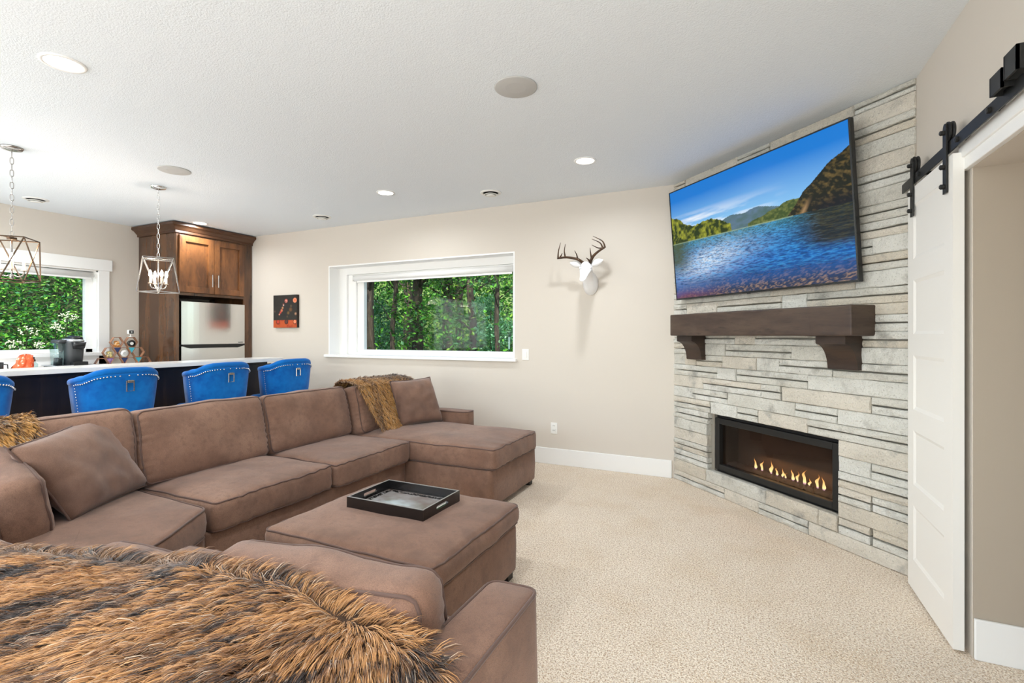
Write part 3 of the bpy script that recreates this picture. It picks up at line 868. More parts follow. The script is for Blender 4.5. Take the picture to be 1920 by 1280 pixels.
# pendants ------------------------------------------------------------
def pendant(x, y, rot, label, metal, cagemat):
    t = thing('lantern_pendant', label, 'pendant light', (x, y, 0), group='lantern pendants over the bar')
    B().lathe([(0, ZC - .028), (.02, ZC - .028), (.058, ZC - .018), (.066, ZC - .006), (.066, ZC)], 28, (x, y, 0)).obj('canopy', metal, t, True)
    zt = 2.065; zb = 1.748
    z = ZC - .028; k = 0
    while z > zt + .05:                   # chain links
        L = .058
        pts = []
        for a in range(14):
            an = 2 * pi * a / 14
            dx = .0095 * math.copysign(abs(cos(an)) ** .6, cos(an)); dz = (L / 2 - .004) * math.copysign(abs(sin(an)) ** .8, sin(an))
            if k % 2: pts.append((x + dx * .3, y + dx, z - L / 2 + dz))
            else: pts.append((x + dx, y - dx * .3, z - L / 2 + dz))
        B().tube(pts, .0027, 6, True).obj('chain_link', metal, t, True)
        z -= L - .012; k += 1
    B().tube([(x, y, z + .01), (x, y, zt - .01)], .006, 8).obj('chain_loop', metal, t, True)
    R = .166
    top = [Vector((x + R * cos(rot + pi / 4 + k * pi / 2), y + R * sin(rot + pi / 4 + k * pi / 2), zt)) for k in range(4)]
    bot = [Vector((x + R * cos(rot + k * pi / 2), y + R * sin(rot + k * pi / 2), zb)) for k in range(4)]
    def bar(p, q): B().tube([p, q], .0048, 4).obj('cage_bar', cagemat, t)
    for k in range(4):
        bar(top[k], top[(k + 1) % 4]); bar(bot[k], bot[(k + 1) % 4])
        bar(top[k], bot[k]); bar(top[k], bot[(k + 1) % 4])
    b = B(); m1 = (top[0] + top[1]) / 2; m2 = (top[2] + top[3]) / 2
    b.tube([m1, m2], .005, 4); b.box((x - .022, y - .022, zt - .008), (x + .022, y + .022, zt + .008)); b.obj('cross_bar', cagemat, t)
    b = B(); b.tube([(x, y, zt), (x, y, zb + .03)], .006, 8); b.lathe([(0, 0), (.012, .006), (.016, .02), (.008, .034), (0, .036)], 14, (x, y, zb + .015)); b.obj('stem', metal, t, True)
    for k in range(4):
        a = rot + k * pi / 2 + .4
        ex, ey = cos(a), sin(a)
        pts = [(x + ex * d, y + ey * d, zz) for d, zz in ((.004, zb + .045), (.03, zb + .032), (.055, zb + .04), (.066, zb + .06), (.066, zb + .078))]
        arm = B().tube(pts, .0048, 8).obj('arm', metal, t, True)
        cx, cy = x + ex * .066, y + ey * .066
        B().lathe([(0, zb + .078), (.018, zb + .079), (.020, zb + .083), (.010, zb + .085), (.0095, zb + .14), (0, zb + .14)], 14, (cx, cy, 0)).obj('candle_sleeve', M['candle'], t, True)
        B().lathe([(.004, zb + .14), (.011, zb + .152), (.0135, zb + .165), (.010, zb + .185), (.004, zb + .20), (0, zb + .206)], 12, (cx, cy, 0)).obj('bulb', M['bulb'], t, True)
    l = light('pendant_lamp', 'POINT', (x, y, zb + .215), PEND_W * 4, (1.0, .80, .66), shadow_soft_size=.012)
    l.parent = t; l.matrix_parent_inverse = Matrix.Translation((-x, -y, 0))
pendant(-5.022, 2.803, radians(-29), 'chrome lantern pendant on a chain in front of the wood cabinet', M['chrome'], M['nickel'])
pendant(-4.964, 1.748, radians(48.1), 'bronze lantern pendant on a chain in front of the bar-side window', M['nickel'], M['bronze'])

# ------------------------------------------------------------------ refrigerator cabinet
CX, CY0, CY1 = -6.37, 3.76, 4.80
FC = thing('tall_cabinet', 'tall stained alder cabinet surrounding the refrigerator in the corner', 'cabinet', (-6.77, 4.28, 0))
boxo('side_panel', (XL + .005, CY0, .0), (CX - .02, CY0 + .035, 2.62), M['cabside'], FC, bev=.002)
boxo('side_panel', (XL + .005, CY1 - .10, .0), (CX - .02, CY1, 2.62), M['cabside'], FC, bev=.002)
boxo('upper_body', (XL + .005, CY0 + .035, 1.86), (CX - .02, CY1 - .10, 2.62), M['cabwood'], FC)
b = B(); b.box((CX - .02, CY0 + .035, 1.845), (CX, CY1 - .13, 1.878)).box((CX - .02, CY0 + .035, 2.60), (CX, CY1 - .13, 2.655)); b.box((CX - .02, CY0, 0), (CX, CY0 + .035, 2.655)).box((CX - .02, CY1 - .13, 0), (CX, CY1, 2.655)); b.obj('face_frame', M['cabside'], FC)
def shaker(y0, y1, z0, z1, hy):
    d = B()
    st = .075
    d.box((CX, y0, z0), (CX + .024, y0 + st, z1), .002).box((CX, y1 - st, z0), (CX + .024, y1, z1), .002)
    d.box((CX, y0 + st, z0), (CX + .024, y1 - st, z0 + st), .002).box((CX, y0 + st, z1 - st), (CX + .024, y1 - st, z1), .002)
    o = d.obj('cabinet_door', M['cabwood'], FC)
    p = boxo('door_panel', (CX, y0 + st - .004, z0 + st - .004), (CX + .004, y1 - st + .004, z1 - st + .004), M['cabwood'], None)
    p.parent = o
    h = B(); h.tube([(CX + .018, hy, z0 + .09), (CX + .045, hy, z0 + .09), (CX + .045, hy, z0 + .25), (CX + .018, hy, z0 + .25)], .0065, 8)
    hh = h.obj('handle', M['chrome'], None); hh.parent = o
shaker(CY0 + .03, 4.233, 1.882, 2.598, 4.195)
shaker(4.239, CY1 - .13, 1.882, 2.598, 4.277)
prof = [(0, 2.62), (.02, 2.62), (.02, 2.648), (.03, 2.655), (.055, 2.685), (.088, 2.705), (.088, 2.735), (0, 2.735)]
V = []; F = []
for (d, z) in prof:
    V += [(XL + .005, CY0 - d, z), (CX + d, CY0 - d, z), (CX + d, CY1 + .005, z)]
for i in range(len(prof) - 1):
    F += [[3 * i, 3 * i + 1, 3 * i + 4, 3 * i + 3], [3 * i + 1, 3 * i + 2, 3 * i + 5, 3 * i + 4]]
F += [[3 * i for i in range(len(prof))], [3 * i + 2 for i in range(len(prof))]]
k = 3 * (len(prof) - 1)
B().poly(V, F).obj('crown_moulding', M['crown'], FC)
boxo('crown_top', (XL + .005, CY0, 2.66), (CX, CY1, 2.734), M['crown'], FC)

# refrigerator -----------------------------------------------------------
RF = thing('refrigerator', 'stainless top-freezer refrigerator built into the wood cabinet', 'refrigerator', (-6.75, 4.25, 0))
boxo('body', (XL + .05, 3.815, .03), (-6.42, 4.685, 1.765), M['grey_plastic'], RF)
def fdoor(z0, z1):
    n = 12; V = []; F = []
    y0, y1 = 3.822, 4.688
    for z in (z0, z1):
        for i in range(n + 1):
            f = i / n; V.append((-6.368 + .014 * (1 - (2 * f - 1) ** 4), y0 + (y1 - y0) * f, z))
        V += [(-6.42, y1, z), (-6.42, y0, z)]
    m_ = n + 3
    for i in range(m_): F.append([i, (i + 1) % m_, m_ + (i + 1) % m_, m_ + i])
    F += [list(range(m_))[::-1], list(range(m_, 2 * m_))]
    return B().poly(V, F)
dr = fdoor(1.222, 1.765).obj('freezer_door', M['steel'], RF)
d2 = fdoor(.06, 1.196).obj('fridge_door', M['steel'], RF)
V = []; F = []
n = 24
for i in range(n + 1):                    # recessed pocket handle between the doors
    f = i / n; dpt = .036 * min(1, min(f, 1 - f) * 9)
    y = 3.83 + .85 * f
    V += [(-6.366 + .012 * (1 - (2 * f - 1) ** 4), y, 1.222), (-6.350, y, 1.212), (-6.350, y, 1.205 - dpt * .8), (-6.366, y, 1.198 - dpt)]
for i in range(n):
    for q in range(3): F.append([4 * i + q, 4 * i + q + 1, 4 * i + 5 + q, 4 * i + 4 + q])
B().poly(V, F).obj('handle_strip', M['blackm'], RF)
boxo('hinge_cover', (-6.44, 3.82, 1.765), (-6.38, 3.90, 1.785), M['black'], RF)
boxo('badge', (-6.3665, 4.585, 1.236), (-6.355, 4.655, 1.246), M['grey_plastic'], RF)

# ------------------------------------------------------------------ bar
BR = thing('bar', 'long raised bar faced in dark wood with a white counter, blue stools along it', 'bar', (-5.1, 1.5, 0))
b = B(); V = []; F = []
x0, x1, y0, y1 = -5.31, -4.895, -1.2, 4.16
outl = [(x0, y0), (x1, y0)] + [(x1 - .10 + .10 * cos(a), y1 - .10 + .10 * sin(a)) for a in np.linspace(0, pi / 2, 8)] + [(x0, y1)]
V = [(x, y, 1.036) for x, y in outl] + [(x, y, 1.072) for x, y in outl]; n = len(outl)
F = [list(range(n))[::-1], list(range(n, 2 * n))] + [[i, (i + 1) % n, n + (i + 1) % n, n + i] for i in range(n)]
b.poly(V, F); bmesh.ops.bevel(b.bm, geom=[e for e in b.bm.edges if abs(e.verts[0].co.z - e.verts[1].co.z) < .001], offset=.004, segments=2, affect='EDGES')
b.obj('countertop', M['quartz'], BR)
boxo('front_panel', (-5.25, -1.2, .0), (-5.14, 4.08, 1.036), M['dkwood'], BR)
for y in (-.6, .35, 1.3, 2.25, 3.2):
    boxo('face_board', (-5.14, y, .1), (-5.13, y + .93, 1.0), M['dkwood'], BR, bev=.003)
boxo('work_counter', (-5.85, -1.2, .90), (-5.25, 4.05, .93), M['quartz'], BR)
boxo('cabinet_body', (-5.82, -1.2, 0), (-5.25, 4.03, .90), M['dkwood'], BR)

# back counter under the left window
BC = thing('back_counter', 'white counter under the bar-side window carrying the coffee maker', 'counter', (-6.85, 1.4, 0))
boxo('countertop', (XL + .003, -1.2, .905), (-6.52, CY0 - .004, .943), M['quartz'], BC, bev=.003)
boxo('cabinet_body', (XL + .003, -1.2, 0), (-6.56, CY0 - .004, .905), M['cabside'], BC)
boxo('backsplash', (XL + .002, -1.2, .943), (XL + .016, CY0 - .004, .985), M['quartz'], BC)

# ------------------------------------------------------------------ blue bar stools (copied)
def make_stool(label):
    t = thing('bar_stool', label, 'bar stool', (0, 0, 0), group='blue velvet stools along the bar', world=False)
    n, mz = 36, 12
    def prof(a, z, inner=0.0):            # a in -1..1 across the back
        fl = .82 + .18 * min(1, max(0, (z - .60) / .40))
        hw = .292 * fl - inner
        ph = a * pi / 2
        y = hw * math.copysign(abs(sin(ph)) ** .62, ph)
        x = -.01 + (.262 - inner) * abs(cos(ph)) ** .55 + .03 * (z - .6)
        return x, y
    def ztop(a):
        q = abs(a)
        return np.interp(q, [0, .22, .42, .58, .72, .86, 1.0], [1.056, 1.053, 1.040, 1.018, 1.002, .998, .975])
    V = []; F = []
    for layer, inn in ((0, 0), (1, .062)):
        for j in range(mz + 1):
            for i in range(n + 1):
                a = -1 + 2 * i / n
                z = .56 + (ztop(a) - .56 - (.012 if layer else 0)) * j / mz
                x, y = prof(a, z, inn * (1 - .5 * (j / mz) ** 6) if layer else .006 * (j / mz) ** 8)
                V.append((x, y, z))
    K = (mz + 1) * (n + 1)
    for lay in (0, 1):
        for j in range(mz):
            for i in range(n):
                q = lay * K + j * (n + 1) + i
                F.append([q, q + 1, q + n + 2, q + n + 1])
    for i in range(n):
        q = mz * (n + 1) + i; F.append([q, q + 1, K + q + 1, K + q]); q = i; F.append([q, q + 1, K + q + 1, K + q])
    for j in range(mz):
        for i in (0, n):
            q = j * (n + 1) + i; F.append([q, q + n + 1, K + q + n + 1, K + q])
    bk = B().poly(V, F).obj('backrest', M['velvet'], t, True)
    pts = [(prof(-1 + 2 * i / n, 1.0, .028)[0] + .002, prof(-1 + 2 * i / n, 1.0, .028)[1], ztop(-1 + 2 * i / n) - .004) for i in range(n + 1)]
    B().tube(pts, .030, 10).obj('top_roll', M['velvet'], t, True)
    b = B()
    for i in range(2, 37):                # nail heads under the rolled edge and down both sides
        a = -1 + 2 * i / 38
        z = ztop(a) - .040; x, y = prof(a, z, -.004)
        bmesh.ops.create_icosphere(b.bm, subdivisions=1, radius=.0072, matrix=Matrix.Translation((x, y, z)))
    for s in (-1, 1):
        for k in range(16):
            z = .95 - k * .022; x, y = prof(s * .90, z, -.001)
            bmesh.ops.create_icosphere(b.bm, subdivisions=1, radius=.0052, matrix=Matrix.Translation((x, y, z)))
    nl = b.obj('nailhead_trim', M['nail'], t, True); nl['kind'] = 'stuff'
    hx = .272
    b = B()
    b.tube([(hx + .012, -.026, .974), (hx + .012, .026, .974), (hx + .012, .026, .892), (hx + .012, -.026, .892)], .0055, 6, True)
    b.obj('ring_pull', M['nickel'], t)
    boxo('pull_plate', (hx - .005, -.021, .958), (hx + .018, .021, .980), M['nickel'], t, bev=.003)
    b = B()
    b.box((-.24, -.225, .56), (.22, .225, .68), .04, 4); b.obj('seat', M['velvet'], t, True)
    for sx in (-1, 1):
        for sy in (-1, 1):
            B().tube([(sx * .18, sy * .18, .57), (sx * .21, sy * .20, 0)], [.024, .015], 8).obj('leg', M['dkwood'], t, True)
    B().tube([(-.20, -.19, .22), (-.20, .19, .22), (.20, .19, .22), (.20, -.19, .22)], .009, 8, True).obj('foot_rail', M['chrome'], t)
    return t
st0 = make_stool('blue velvet bar stool cut by the picture edge, mostly out of view')
SX = -4.45 - .27
st0.location = (SX, 1.345, 0)
for (y, r, lb) in ((2.268, 0, 'blue velvet bar stool in front of the coffee maker, its whole back in view'),
                   (3.128, 0, 'blue velvet bar stool in front of the refrigerator'),
                   (3.915, 0, 'blue velvet bar stool at the end of the bar beside the wall')):
    c = copy_tree(st0); c.location = (SX, y, 0); c.rotation_euler = (0, 0, r); c['label'] = lb

# ------------------------------------------------------------------ things on the back counter
CT = .943
KD = thing('pod_drawer', 'low dark wire drawer under the coffee maker', 'drawer', (-6.84, 2.88, CT))
boxo('body', (-6.99, 2.72, CT), (-6.68, 3.04, CT + .055), M['grey_plastic'], KD, bev=.004)
b = B()
b.tube([(-6.99, 2.70, CT + .062), (-6.66, 2.70, CT + .062), (-6.66, 3.06, CT + .062), (-6.99, 3.06, CT + .062)], .004, 6, True)
b.obj('rail', M['silver'], KD)
CM = thing('coffee_maker', 'dark single-serve coffee maker with a clear water tank', 'coffee maker', (-6.84, 2.88, CT + .06))
cz = CT + .056
V = []; F = []
n = 20
def oval(cx, cy, rx, ry, z, p=3.2):
    return [(cx + rx * math.copysign(abs(cos(2 * pi * k / n)) ** (2 / p), cos(2 * pi * k / n)), cy + ry * math.copysign(abs(sin(2 * pi * k / n)) ** (2 / p), sin(2 * pi * k / n)), z) for k in range(n)]
rings = [oval(-6.85, 2.91, .12, .075, cz), oval(-6.85, 2.91, .125, .085, cz + .12), oval(-6.85, 2.91, .128, .095, cz + .25), oval(-6.85, 2.91, .125, .093, cz + .27)]
def loft(rings, caps=True):
    V = [v for r in rings for v in r]; F = []
    m_ = len(rings[0])
    for j in range(len(rings) - 1):
        for k in range(m_): F.append([j * m_ + k, j * m_ + (k + 1) % m_, (j + 1) * m_ + (k + 1) % m_, (j + 1) * m_ + k])
    if caps: F += [list(range(m_))[::-1], [(len(rings) - 1) * m_ + k for k in range(m_)]]
    return V, F
B().poly(*loft(rings)).obj('body', M['grey_plastic'], CM, True)
B().poly(*loft([oval(-6.84, 2.915, .118, .075, cz + .262), oval(-6.83, 2.915, .125, .085, cz + .275), oval(-6.84, 2.915, .10, .07, cz + .30)])).obj('silver_collar', M['silver'], CM, True)
B().poly(*loft([oval(-6.83, 2.925, .10, .065, cz + .295), oval(-6.83, 2.925, .095, .06, cz + .318), oval(-6.83, 2.925, .05, .035, cz + .333)])).obj('brew_lid', M['black'], CM, True)
B().poly(*loft([oval(-6.74, 2.925, .04, .055, cz + .19), oval(-6.73, 2.925, .05, .065, cz + .262)])).obj('brew_head', M['black'], CM, True)
B().poly(*loft([oval(-6.85, 2.785, .085, .038, cz + .01), oval(-6.85, 2.78, .095, .045, cz + .255)])).obj('water_tank', M['tank'], CM, True)
B().poly(*loft([oval(-6.85, 2.79, .095, .05, cz + .25), oval(-6.85, 2.80, .085, .045, cz + .29)])).obj('tank_lid', M['grey_plastic'], CM, True)
B().poly(*loft([oval(-6.85, 2.79, .05, .03, cz + .005), oval(-6.85, 2.79, .045, .026, cz + .09)])).obj('tank_filter', M['black'], CM, True)
boxo('drip_tray', (-6.74, 2.85, cz), (-6.655, 2.985, cz + .045), M['black'], CM, bev=.006)

# hexagon rack
HX = thing('hexagon_rack', 'stacked wooden hexagon rack in front of the cabinet side', 'rack', (-6.85, 3.43, CT))
def hexring(y, z, r=.0715, th=.0055, mat='hexwood'):
    V = []; F = []
    for x in (-6.872, -6.828):
        for rr in (r, r - th * 1.3):
            for k in range(6): V.append((x, y + rr * cos(k * pi / 3), z + rr * sin(k * pi / 3)))
    for k in range(6):
        q = (k + 1) % 6
        F += [[k, q, 12 + q, 12 + k], [6 + k, 18 + k, 18 + q, 6 + q], [k, 6 + k, 6 + q, q], [12 + k, 12 + q, 18 + q, 18 + k]]
    B().poly(V, F).obj('hexagon_cell', M[mat], HX)
def tri(y, z, up, mat, r=.043):
    s = 1 if up else -1
    pr = [(y - r, z), (y + r, z), (y, z + s * r * 1.55)]
    V = [(x, p[0], p[1]) for x in (-6.868, -6.832) for p in pr]
    B().poly(V, [[0, 1, 2], [5, 4, 3], [0, 3, 4, 1], [1, 4, 5, 2], [2, 5, 3, 0]]).obj('triangle_insert', mat, HX)
zr = [CT + .062, CT + .062 + .1238, CT + .062 + .2476]
for k in range(4): hexring(3.43 + (k - 1.5) * .153, zr[0])
for k in range(3): hexring(3.43 + (k - 1) * .153, zr[1])
for k in range(2): hexring(3.43 + (k - .5) * .153, zr[2])
M['teal'] = pmat('teal_felt', lin(70, 178, 200), .8); M['navy'] = pmat('navy_felt', lin(36, 52, 96), .8)
M['plum'] = pmat('plum_wrap', lin(150, 120, 170), .5, var=[(60, lin(96, 66, 110), .45, .6)])
tri(3.5065, zr[1] + .058, False, M['teal']); tri(3.583, zr[0] + .058, False, M['teal']); tri(3.3535, zr[1] + .058, False, M['navy']); tri(3.43, zr[0] + .058, False, M['navy']); tri(3.277, zr[0] + .058, False, M['plum'])
def pod(y, z, r, c1, c2, label):
    t = thing('coffee_pod', label, 'coffee pod', (-6.85, y, z))
    m1 = Matrix.Translation((-6.845, y, z)) @ Matrix.Rotation(pi / 2, 4, 'Y')
    B().lathe([(r * .72, -.035), (r * .85, -.02), (r * .92, .010), (r, .012), (r, .016), (0, .016)], 24, mtx=m1).obj('cup', c1, t, True)
    B().lathe([(0, .018), (r * .46, .018), (r * .46, .015)], 24, mtx=m1).obj('lid_label', c2, t)
pod(3.5065, zr[2] - .016, .042, M['black'], M['plastic'], 'round black pod with a white centre in the top cell of the hexagon rack')
pod(3.43, zr[1] - .012, .042, M['plastic'], M['speaker'], 'pale round pod in the middle cell of the hexagon rack')
def bag(name, label, cat, cx, cy, z, wd, h, mat, tilt=0, dx=.05):
    V = []; F = []
    nu, nv = 14, 12
    for s in (-1, 1):
        for j in range(nv + 1):
            for i in range(nu + 1):
                a = -1 + 2 * i / nu; c = j / nv
                bul = dx * (1 - a ** 4) * (1 - abs(2 * c - .9) ** 3 * .85) * (1 - .6 * c)
                q = mnoise.noise(Vector((a * 3, c * 4, s * 2 + cx))) * .014
                V.append((cx + s * bul + q, cy + wd / 2 * a * (1 - .42 * c) + tilt * c + q, z + h * c * (1 - .10 * a * a)))
    K = (nu + 1) * (nv + 1)
    for s in (0, 1):
        for j in range(nv):
            for i in range(nu):
                q = s * K + j * (nu + 1) + i; F.append([q, q + 1, q + nu + 2, q + nu + 1])
    o = B().poly(V, F).obj(name, mat, None, True)
    tag(o, label, cat)
    return o
bag('treat_bag', 'small amber bag standing in the upper cell of the hexagon rack', 'bag', -6.85, 3.353, zr[2] - .055, .08, .075, pmat('amber_bag', lin(200, 130, 50), .4, var=[(60, lin(240, 220, 180), .5, .6)]), 0, .02)
bag('sweet_bag', 'small multicoloured wrapped bag in the second row of the hexagon rack', 'bag', -6.85, 3.277, zr[1] - .055, .085, .075, pmat('mixed_bag', lin(214, 196, 130), .4, var=[(50, lin(60, 90, 90), .5, .6), (80, lin(160, 80, 150), .58, .64)]), 0, .02)
# little camera on top
SCm = thing('indoor_camera', 'tiny white indoor camera with a black face on top of the hexagon rack', 'camera', (-6.85, 3.505, zr[2] + .064))
zc0 = zr[2] + .0635
B().lathe([(.024, zc0), (.022, zc0 + .006), (.006, zc0 + .012), (.005, zc0 + .04)], 20, (-6.85, 3.505, 0)).obj('stand', M['plastic'], SCm, True)
boxo('head', (-6.875, 3.473, zc0 + .035), (-6.835, 3.537, zc0 + .088), M['plastic'], SCm, bev=.010, seg=3, smooth=True)
boxo('face', (-6.836, 3.48, zc0 + .041), (-6.831, 3.53, zc0 + .082), M['black'], SCm, bev=.002)
m_ = Matrix.Translation((-6.831, 3.505, zc0 + .062)) @ Matrix.Rotation(pi / 2, 4, 'Y')
B().lathe([(.010, 0), (.010, .003), (.006, .003), (.006, .001), (0, .001)], 16, mtx=m_).obj('lens', M['silver'], SCm)
# snack bag, bottle, mug
bag('snack_bag', 'crumpled orange snack bag on the counter by the window', 'bag', -6.80, 2.47, CT, .20, .20, M['orange'], .035, .045)
SB = thing('soap_bottle', 'clear pump bottle with a black cap behind the orange bag', 'bottle', (-6.88, 2.60, CT))
B().lathe([(.03, CT), (.032, CT + .01), (.032, CT + .085), (.012, CT + .11), (.012, CT + .12)], 18, (-6.88, 2.60, 0)).obj('bottle_body', M['tank'], SB, True)
B().lathe([(.013, CT + .115), (.013, CT + .135), (.005, CT + .138), (.005, CT + .16), (0, CT + .16)], 14, (-6.88, 2.60, 0)).obj('pump', M['black'], SB, True)
B().tube([(-6.88, 2.60, CT + .158), (-6.85, 2.575, CT + .155)], .006, 8).obj('spout', M['black'], SB)
MG = thing('mug', 'dark mug at the picture edge beside the orange bag', 'mug', (-6.80, 2.28, CT))
B().lathe([(.036, CT), (.04, CT + .01), (.042, CT + .12), (.038, CT + .12), (.036, CT + .012), (0, CT + .012)], 22, (-6.80, 2.29, 0)).obj('cup', M['black'], MG, True)
B().tube([(-6.80, 2.33, CT + .10), (-6.80, 2.362, CT + .095), (-6.80, 2.365, CT + .05), (-6.80, 2.33, CT + .035)], .006, 8).obj('handle', M['black'], MG, True)

# ------------------------------------------------------------------ back wall: deer head, print, switch, outlet
DH = thing('deer_head', 'white deer head wall mount with bronze antlers', 'wall sculpture', (-1.37, 4.80, 1.78))
hx = -1.355
def ell(c, rx, rz, tilt=0, n=20, ry=None):
    out_ = []
    for k in range(n):
        a = 2 * pi * k / n
        out_.append((c[0] + rx * cos(a), c[1] + rz * sin(a) * sin(tilt), c[2] + rz * sin(a) * cos(tilt)))
    return out_
body = [ell((hx - .015, 4.808, 1.855), .075, .115), ell((hx - .015, 4.79, 1.855), .077, .117), ell((hx - .012, 4.73, 1.885), .067, .098, -.25), ell((hx - .006, 4.675, 1.925), .058, .082, -.45),
        ell((hx, 4.62, 1.965), .055, .075, -.6), ell((hx + .002, 4.585, 1.985), .056, .068, -.5)]
B().poly(*loft(body)).obj('neck', M['deer'], DH, True)
head = [ell((hx, 4.66, 2.005), .028, .028, .2), ell((hx, 4.635, 2.004), .052, .050, .3), ell((hx + .003, 4.59, 1.99), .061, .060, .5), ell((hx + .006, 4.55, 1.965), .060, .058, .6), ell((hx + .010, 4.51, 1.935), .049, .050, .6),
        ell((hx + .015, 4.465, 1.903), .038, .042, .6), ell((hx + .019, 4.425, 1.875), .034, .037, .6), ell((hx + .021, 4.402, 1.860), .030, .031, .6), ell((hx + .022, 4.390, 1.853), .016, .018, .6)]
B().poly(*loft(head)).obj('head', M['deer'], DH, True)
b = B()
for s in (-1, 1):
    bmesh.ops.create_uvsphere(b.bm, u_segments=12, v_segments=8, radius=.012, matrix=Matrix.Translation((hx + .005 + s * .052, 4.545, 1.985)))
    bmesh.ops.create_uvsphere(b.bm, u_segments=8, v_segments=6, radius=.006, matrix=Matrix.Translation((hx + .021 + s * .015, 4.395, 1.866)))
b.obj('eyes_and_nostrils', M['deer'], DH, True)
def ear(s):
    V = []; F = []
    nl, nw = 10, 6
    base = Vector((hx + s * .052, 4.60, 2.015)); tip = Vector((hx + s * .165, 4.585, 2.055 if s > 0 else 2.045))
    ax = (tip - base); up = Vector((0, -.25, 1)); up = (up - ax.normalized() * up.dot(ax.normalized())).normalized(); nr = ax.normalized().cross(up)
    for side in (0, 1):
        for i in range(nl + 1):
            f = i / nl; wd = .034 * sin(pi * (f * .88 + .10)) ** .8
            for j in range(nw + 1):
                g = -1 + 2 * j / nw
                p = base + ax * f + up * (g * wd) + nr * s * ((.5 * wd * (1 - g * g)) - side * .005)
                V.append(p)
    K = (nl + 1) * (nw + 1)
    for side in (0, 1):
        for i in range(nl):
            for j in range(nw):
                q = side * K + i * (nw + 1) + j; F.append([q, q + 1, q + nw + 2, q + nw + 1])
    for i in range(nl):
        for j in (0, nw):
            q = i * (nw + 1) + j; F.append([q, q + nw + 1, K + q + nw + 1, K + q])
    B().poly(V, F).obj('ear', M['deer'], DH, True)
ear(-1); ear(1)
def antler(beam, tines):
    k = .00515
    rx, rz = cos(radians(25.05)), 1
    def W(p, d):                           # offsets in the wall plane; d = forward curl
        return Vector((hx + .01 + p[0] * k * 1.06, 4.585 + d, 2.035 - p[1] * k))
    def curve(pts, r0, r1, d0, d1):
        m_ = len(pts); out_ = []
        n_ = 12
        P_ = [W(p, d0 + (d1 - d0) * i / (m_ - 1)) for i, p in enumerate(pts)]
        for i in range(n_ + 1):
            f = i / n_ * (m_ - 1); a = min(int(f), m_ - 2); q = f - a
            p0 = P_[max(0, a - 1)]; p1 = P_[a]; p2 = P_[a + 1]; p3 = P_[min(m_ - 1, a + 2)]
            out_.append(.5 * ((2 * p1) + (p2 - p0) * q + (2 * p0 - 5 * p1 + 4 * p2 - p3) * q * q + (3 * p1 - p0 - 3 * p2 + p3) * q ** 3))
        return out_, [r0 + (r1 - r0) * i / n_ for i in range(n_ + 1)]
    b = B()
    p, r = curve(beam, .017, .009, 0, -.04); b.tube(p, r, 10)
    for tpts in tines:
        p, r = curve(tpts, .0098, .002, -.02, -.05); b.tube(p, r, 8)
    b.obj('antler', M['antler'], DH, True)
antler([(-6, 1), (-10, -3), (-18, -8), (-36, -12), (-53, -11)], [[(-16, -7), (-17, -15), (-20, -23)], [(-39, -12), (-40, -24), (-37, -37)], [(-53, -11), (-51, -25), (-46, -40)], [(-50, -12), (-46, -16), (-43, -20)], [(-10, -2), (-11, -6), (-13, -8)]])
antler([(5, 1), (8, -5), (13, -12), (22, -19), (33, -25)], [[(9, -8), (8, -17), (8, -26)], [(32, -25), (22, -25), (11, -31)], [(29, -24), (25, -34), (11, -42)], [(33, -25), (29, -37), (13, -47)], [(5, -3), (3, -6), (1, -8)]])

PR = thing('canvas_print', 'small dark canvas print of glowing bottles and orange table', 'picture', (-5.67, 4.79, 1.66))
px0, px1, pz0, pz1 = -5.885, -5.435, 1.442, 1.888
boxo('stretcher', (px0, YB - .04, pz0), (px1, YB - .001, pz1), M['canvas'], PR)
n1, n2 = 90, 100
ax_, ay_ = np.meshgrid(np.linspace(0, 1, n1), np.linspace(0, 1, n2))
def art(x, y):
    def C(r, g, b_): return np.array(lin(r, g, b_))
    c = np.ones(x.shape + (1,)) * C(46, 44, 40)
    def put(c, col, f): f = np.clip(f, 0, 1)[..., None]; return c * (1 - f) + C(*col) * f
    c = put(c, (30, 28, 30), fbm(x * 5, y * 5, 3, 2) - .3)
    c = put(c, (186, 84, 44), (np.clip((.24 - y) * 40, 0, 1)) * .95)
    c = put(c, (150, 52, 34), np.clip((fbm(x * 8, y * 9, 3, 4) - .5) * 4, 0, 1) * (y < .23))
    def disc(c, cx, cy, r, col, soft=.012, a=1): return put(c, col, np.clip((r - np.hypot(x - cx, (y - cy) * 1.08)) / soft, 0, 1) * a)
    c = disc(c, .55, .82, .075, (150, 70, 62)); c = disc(c, .55, .815, .05, (226, 150, 132)); c = disc(c, .54, .805, .026, (70, 26, 28))
    c = disc(c, .92, .83, .085, (232, 140, 104)); c = disc(c, .92, .83, .05, (214, 110, 74))
    for q, (cx, cy, r, col) in enumerate(((.43, .72, .045, (120, 60, 54)), (.44, .69, .035, (236, 200, 190)), (.40, .61, .05, (180, 128, 92)), (.36, .53, .06, (196, 110, 80)), (.31, .47, .05, (190, 70, 60)), (.26, .41, .04, (230, 150, 126)))):
        c = disc(c, cx, cy, r, col, .03)
    for (cx, cy, r, col) in ((.76, .66, .06, (110, 92, 66)), (.74, .55, .09, (118, 82, 50)), (.64, .45, .07, (136, 104, 58)), (.60, .34, .05, (104, 80, 58)), (.95, .42, .06, (214, 160, 124)), (.06, .50, .05, (120, 96, 88))):
        c = disc(c, cx, cy, r, col, .06, .8)
    for (cx, col) in ((.20, (176, 62, 44)), (.56, (92, 56, 50)), (.92, (226, 130, 92))):
        c = disc(c, cx, .175, .085, (60, 26, 22)); c = disc(c, cx, .18, .065, col)
    return c
A_ = art(ax_, ay_).reshape(-1, 3)
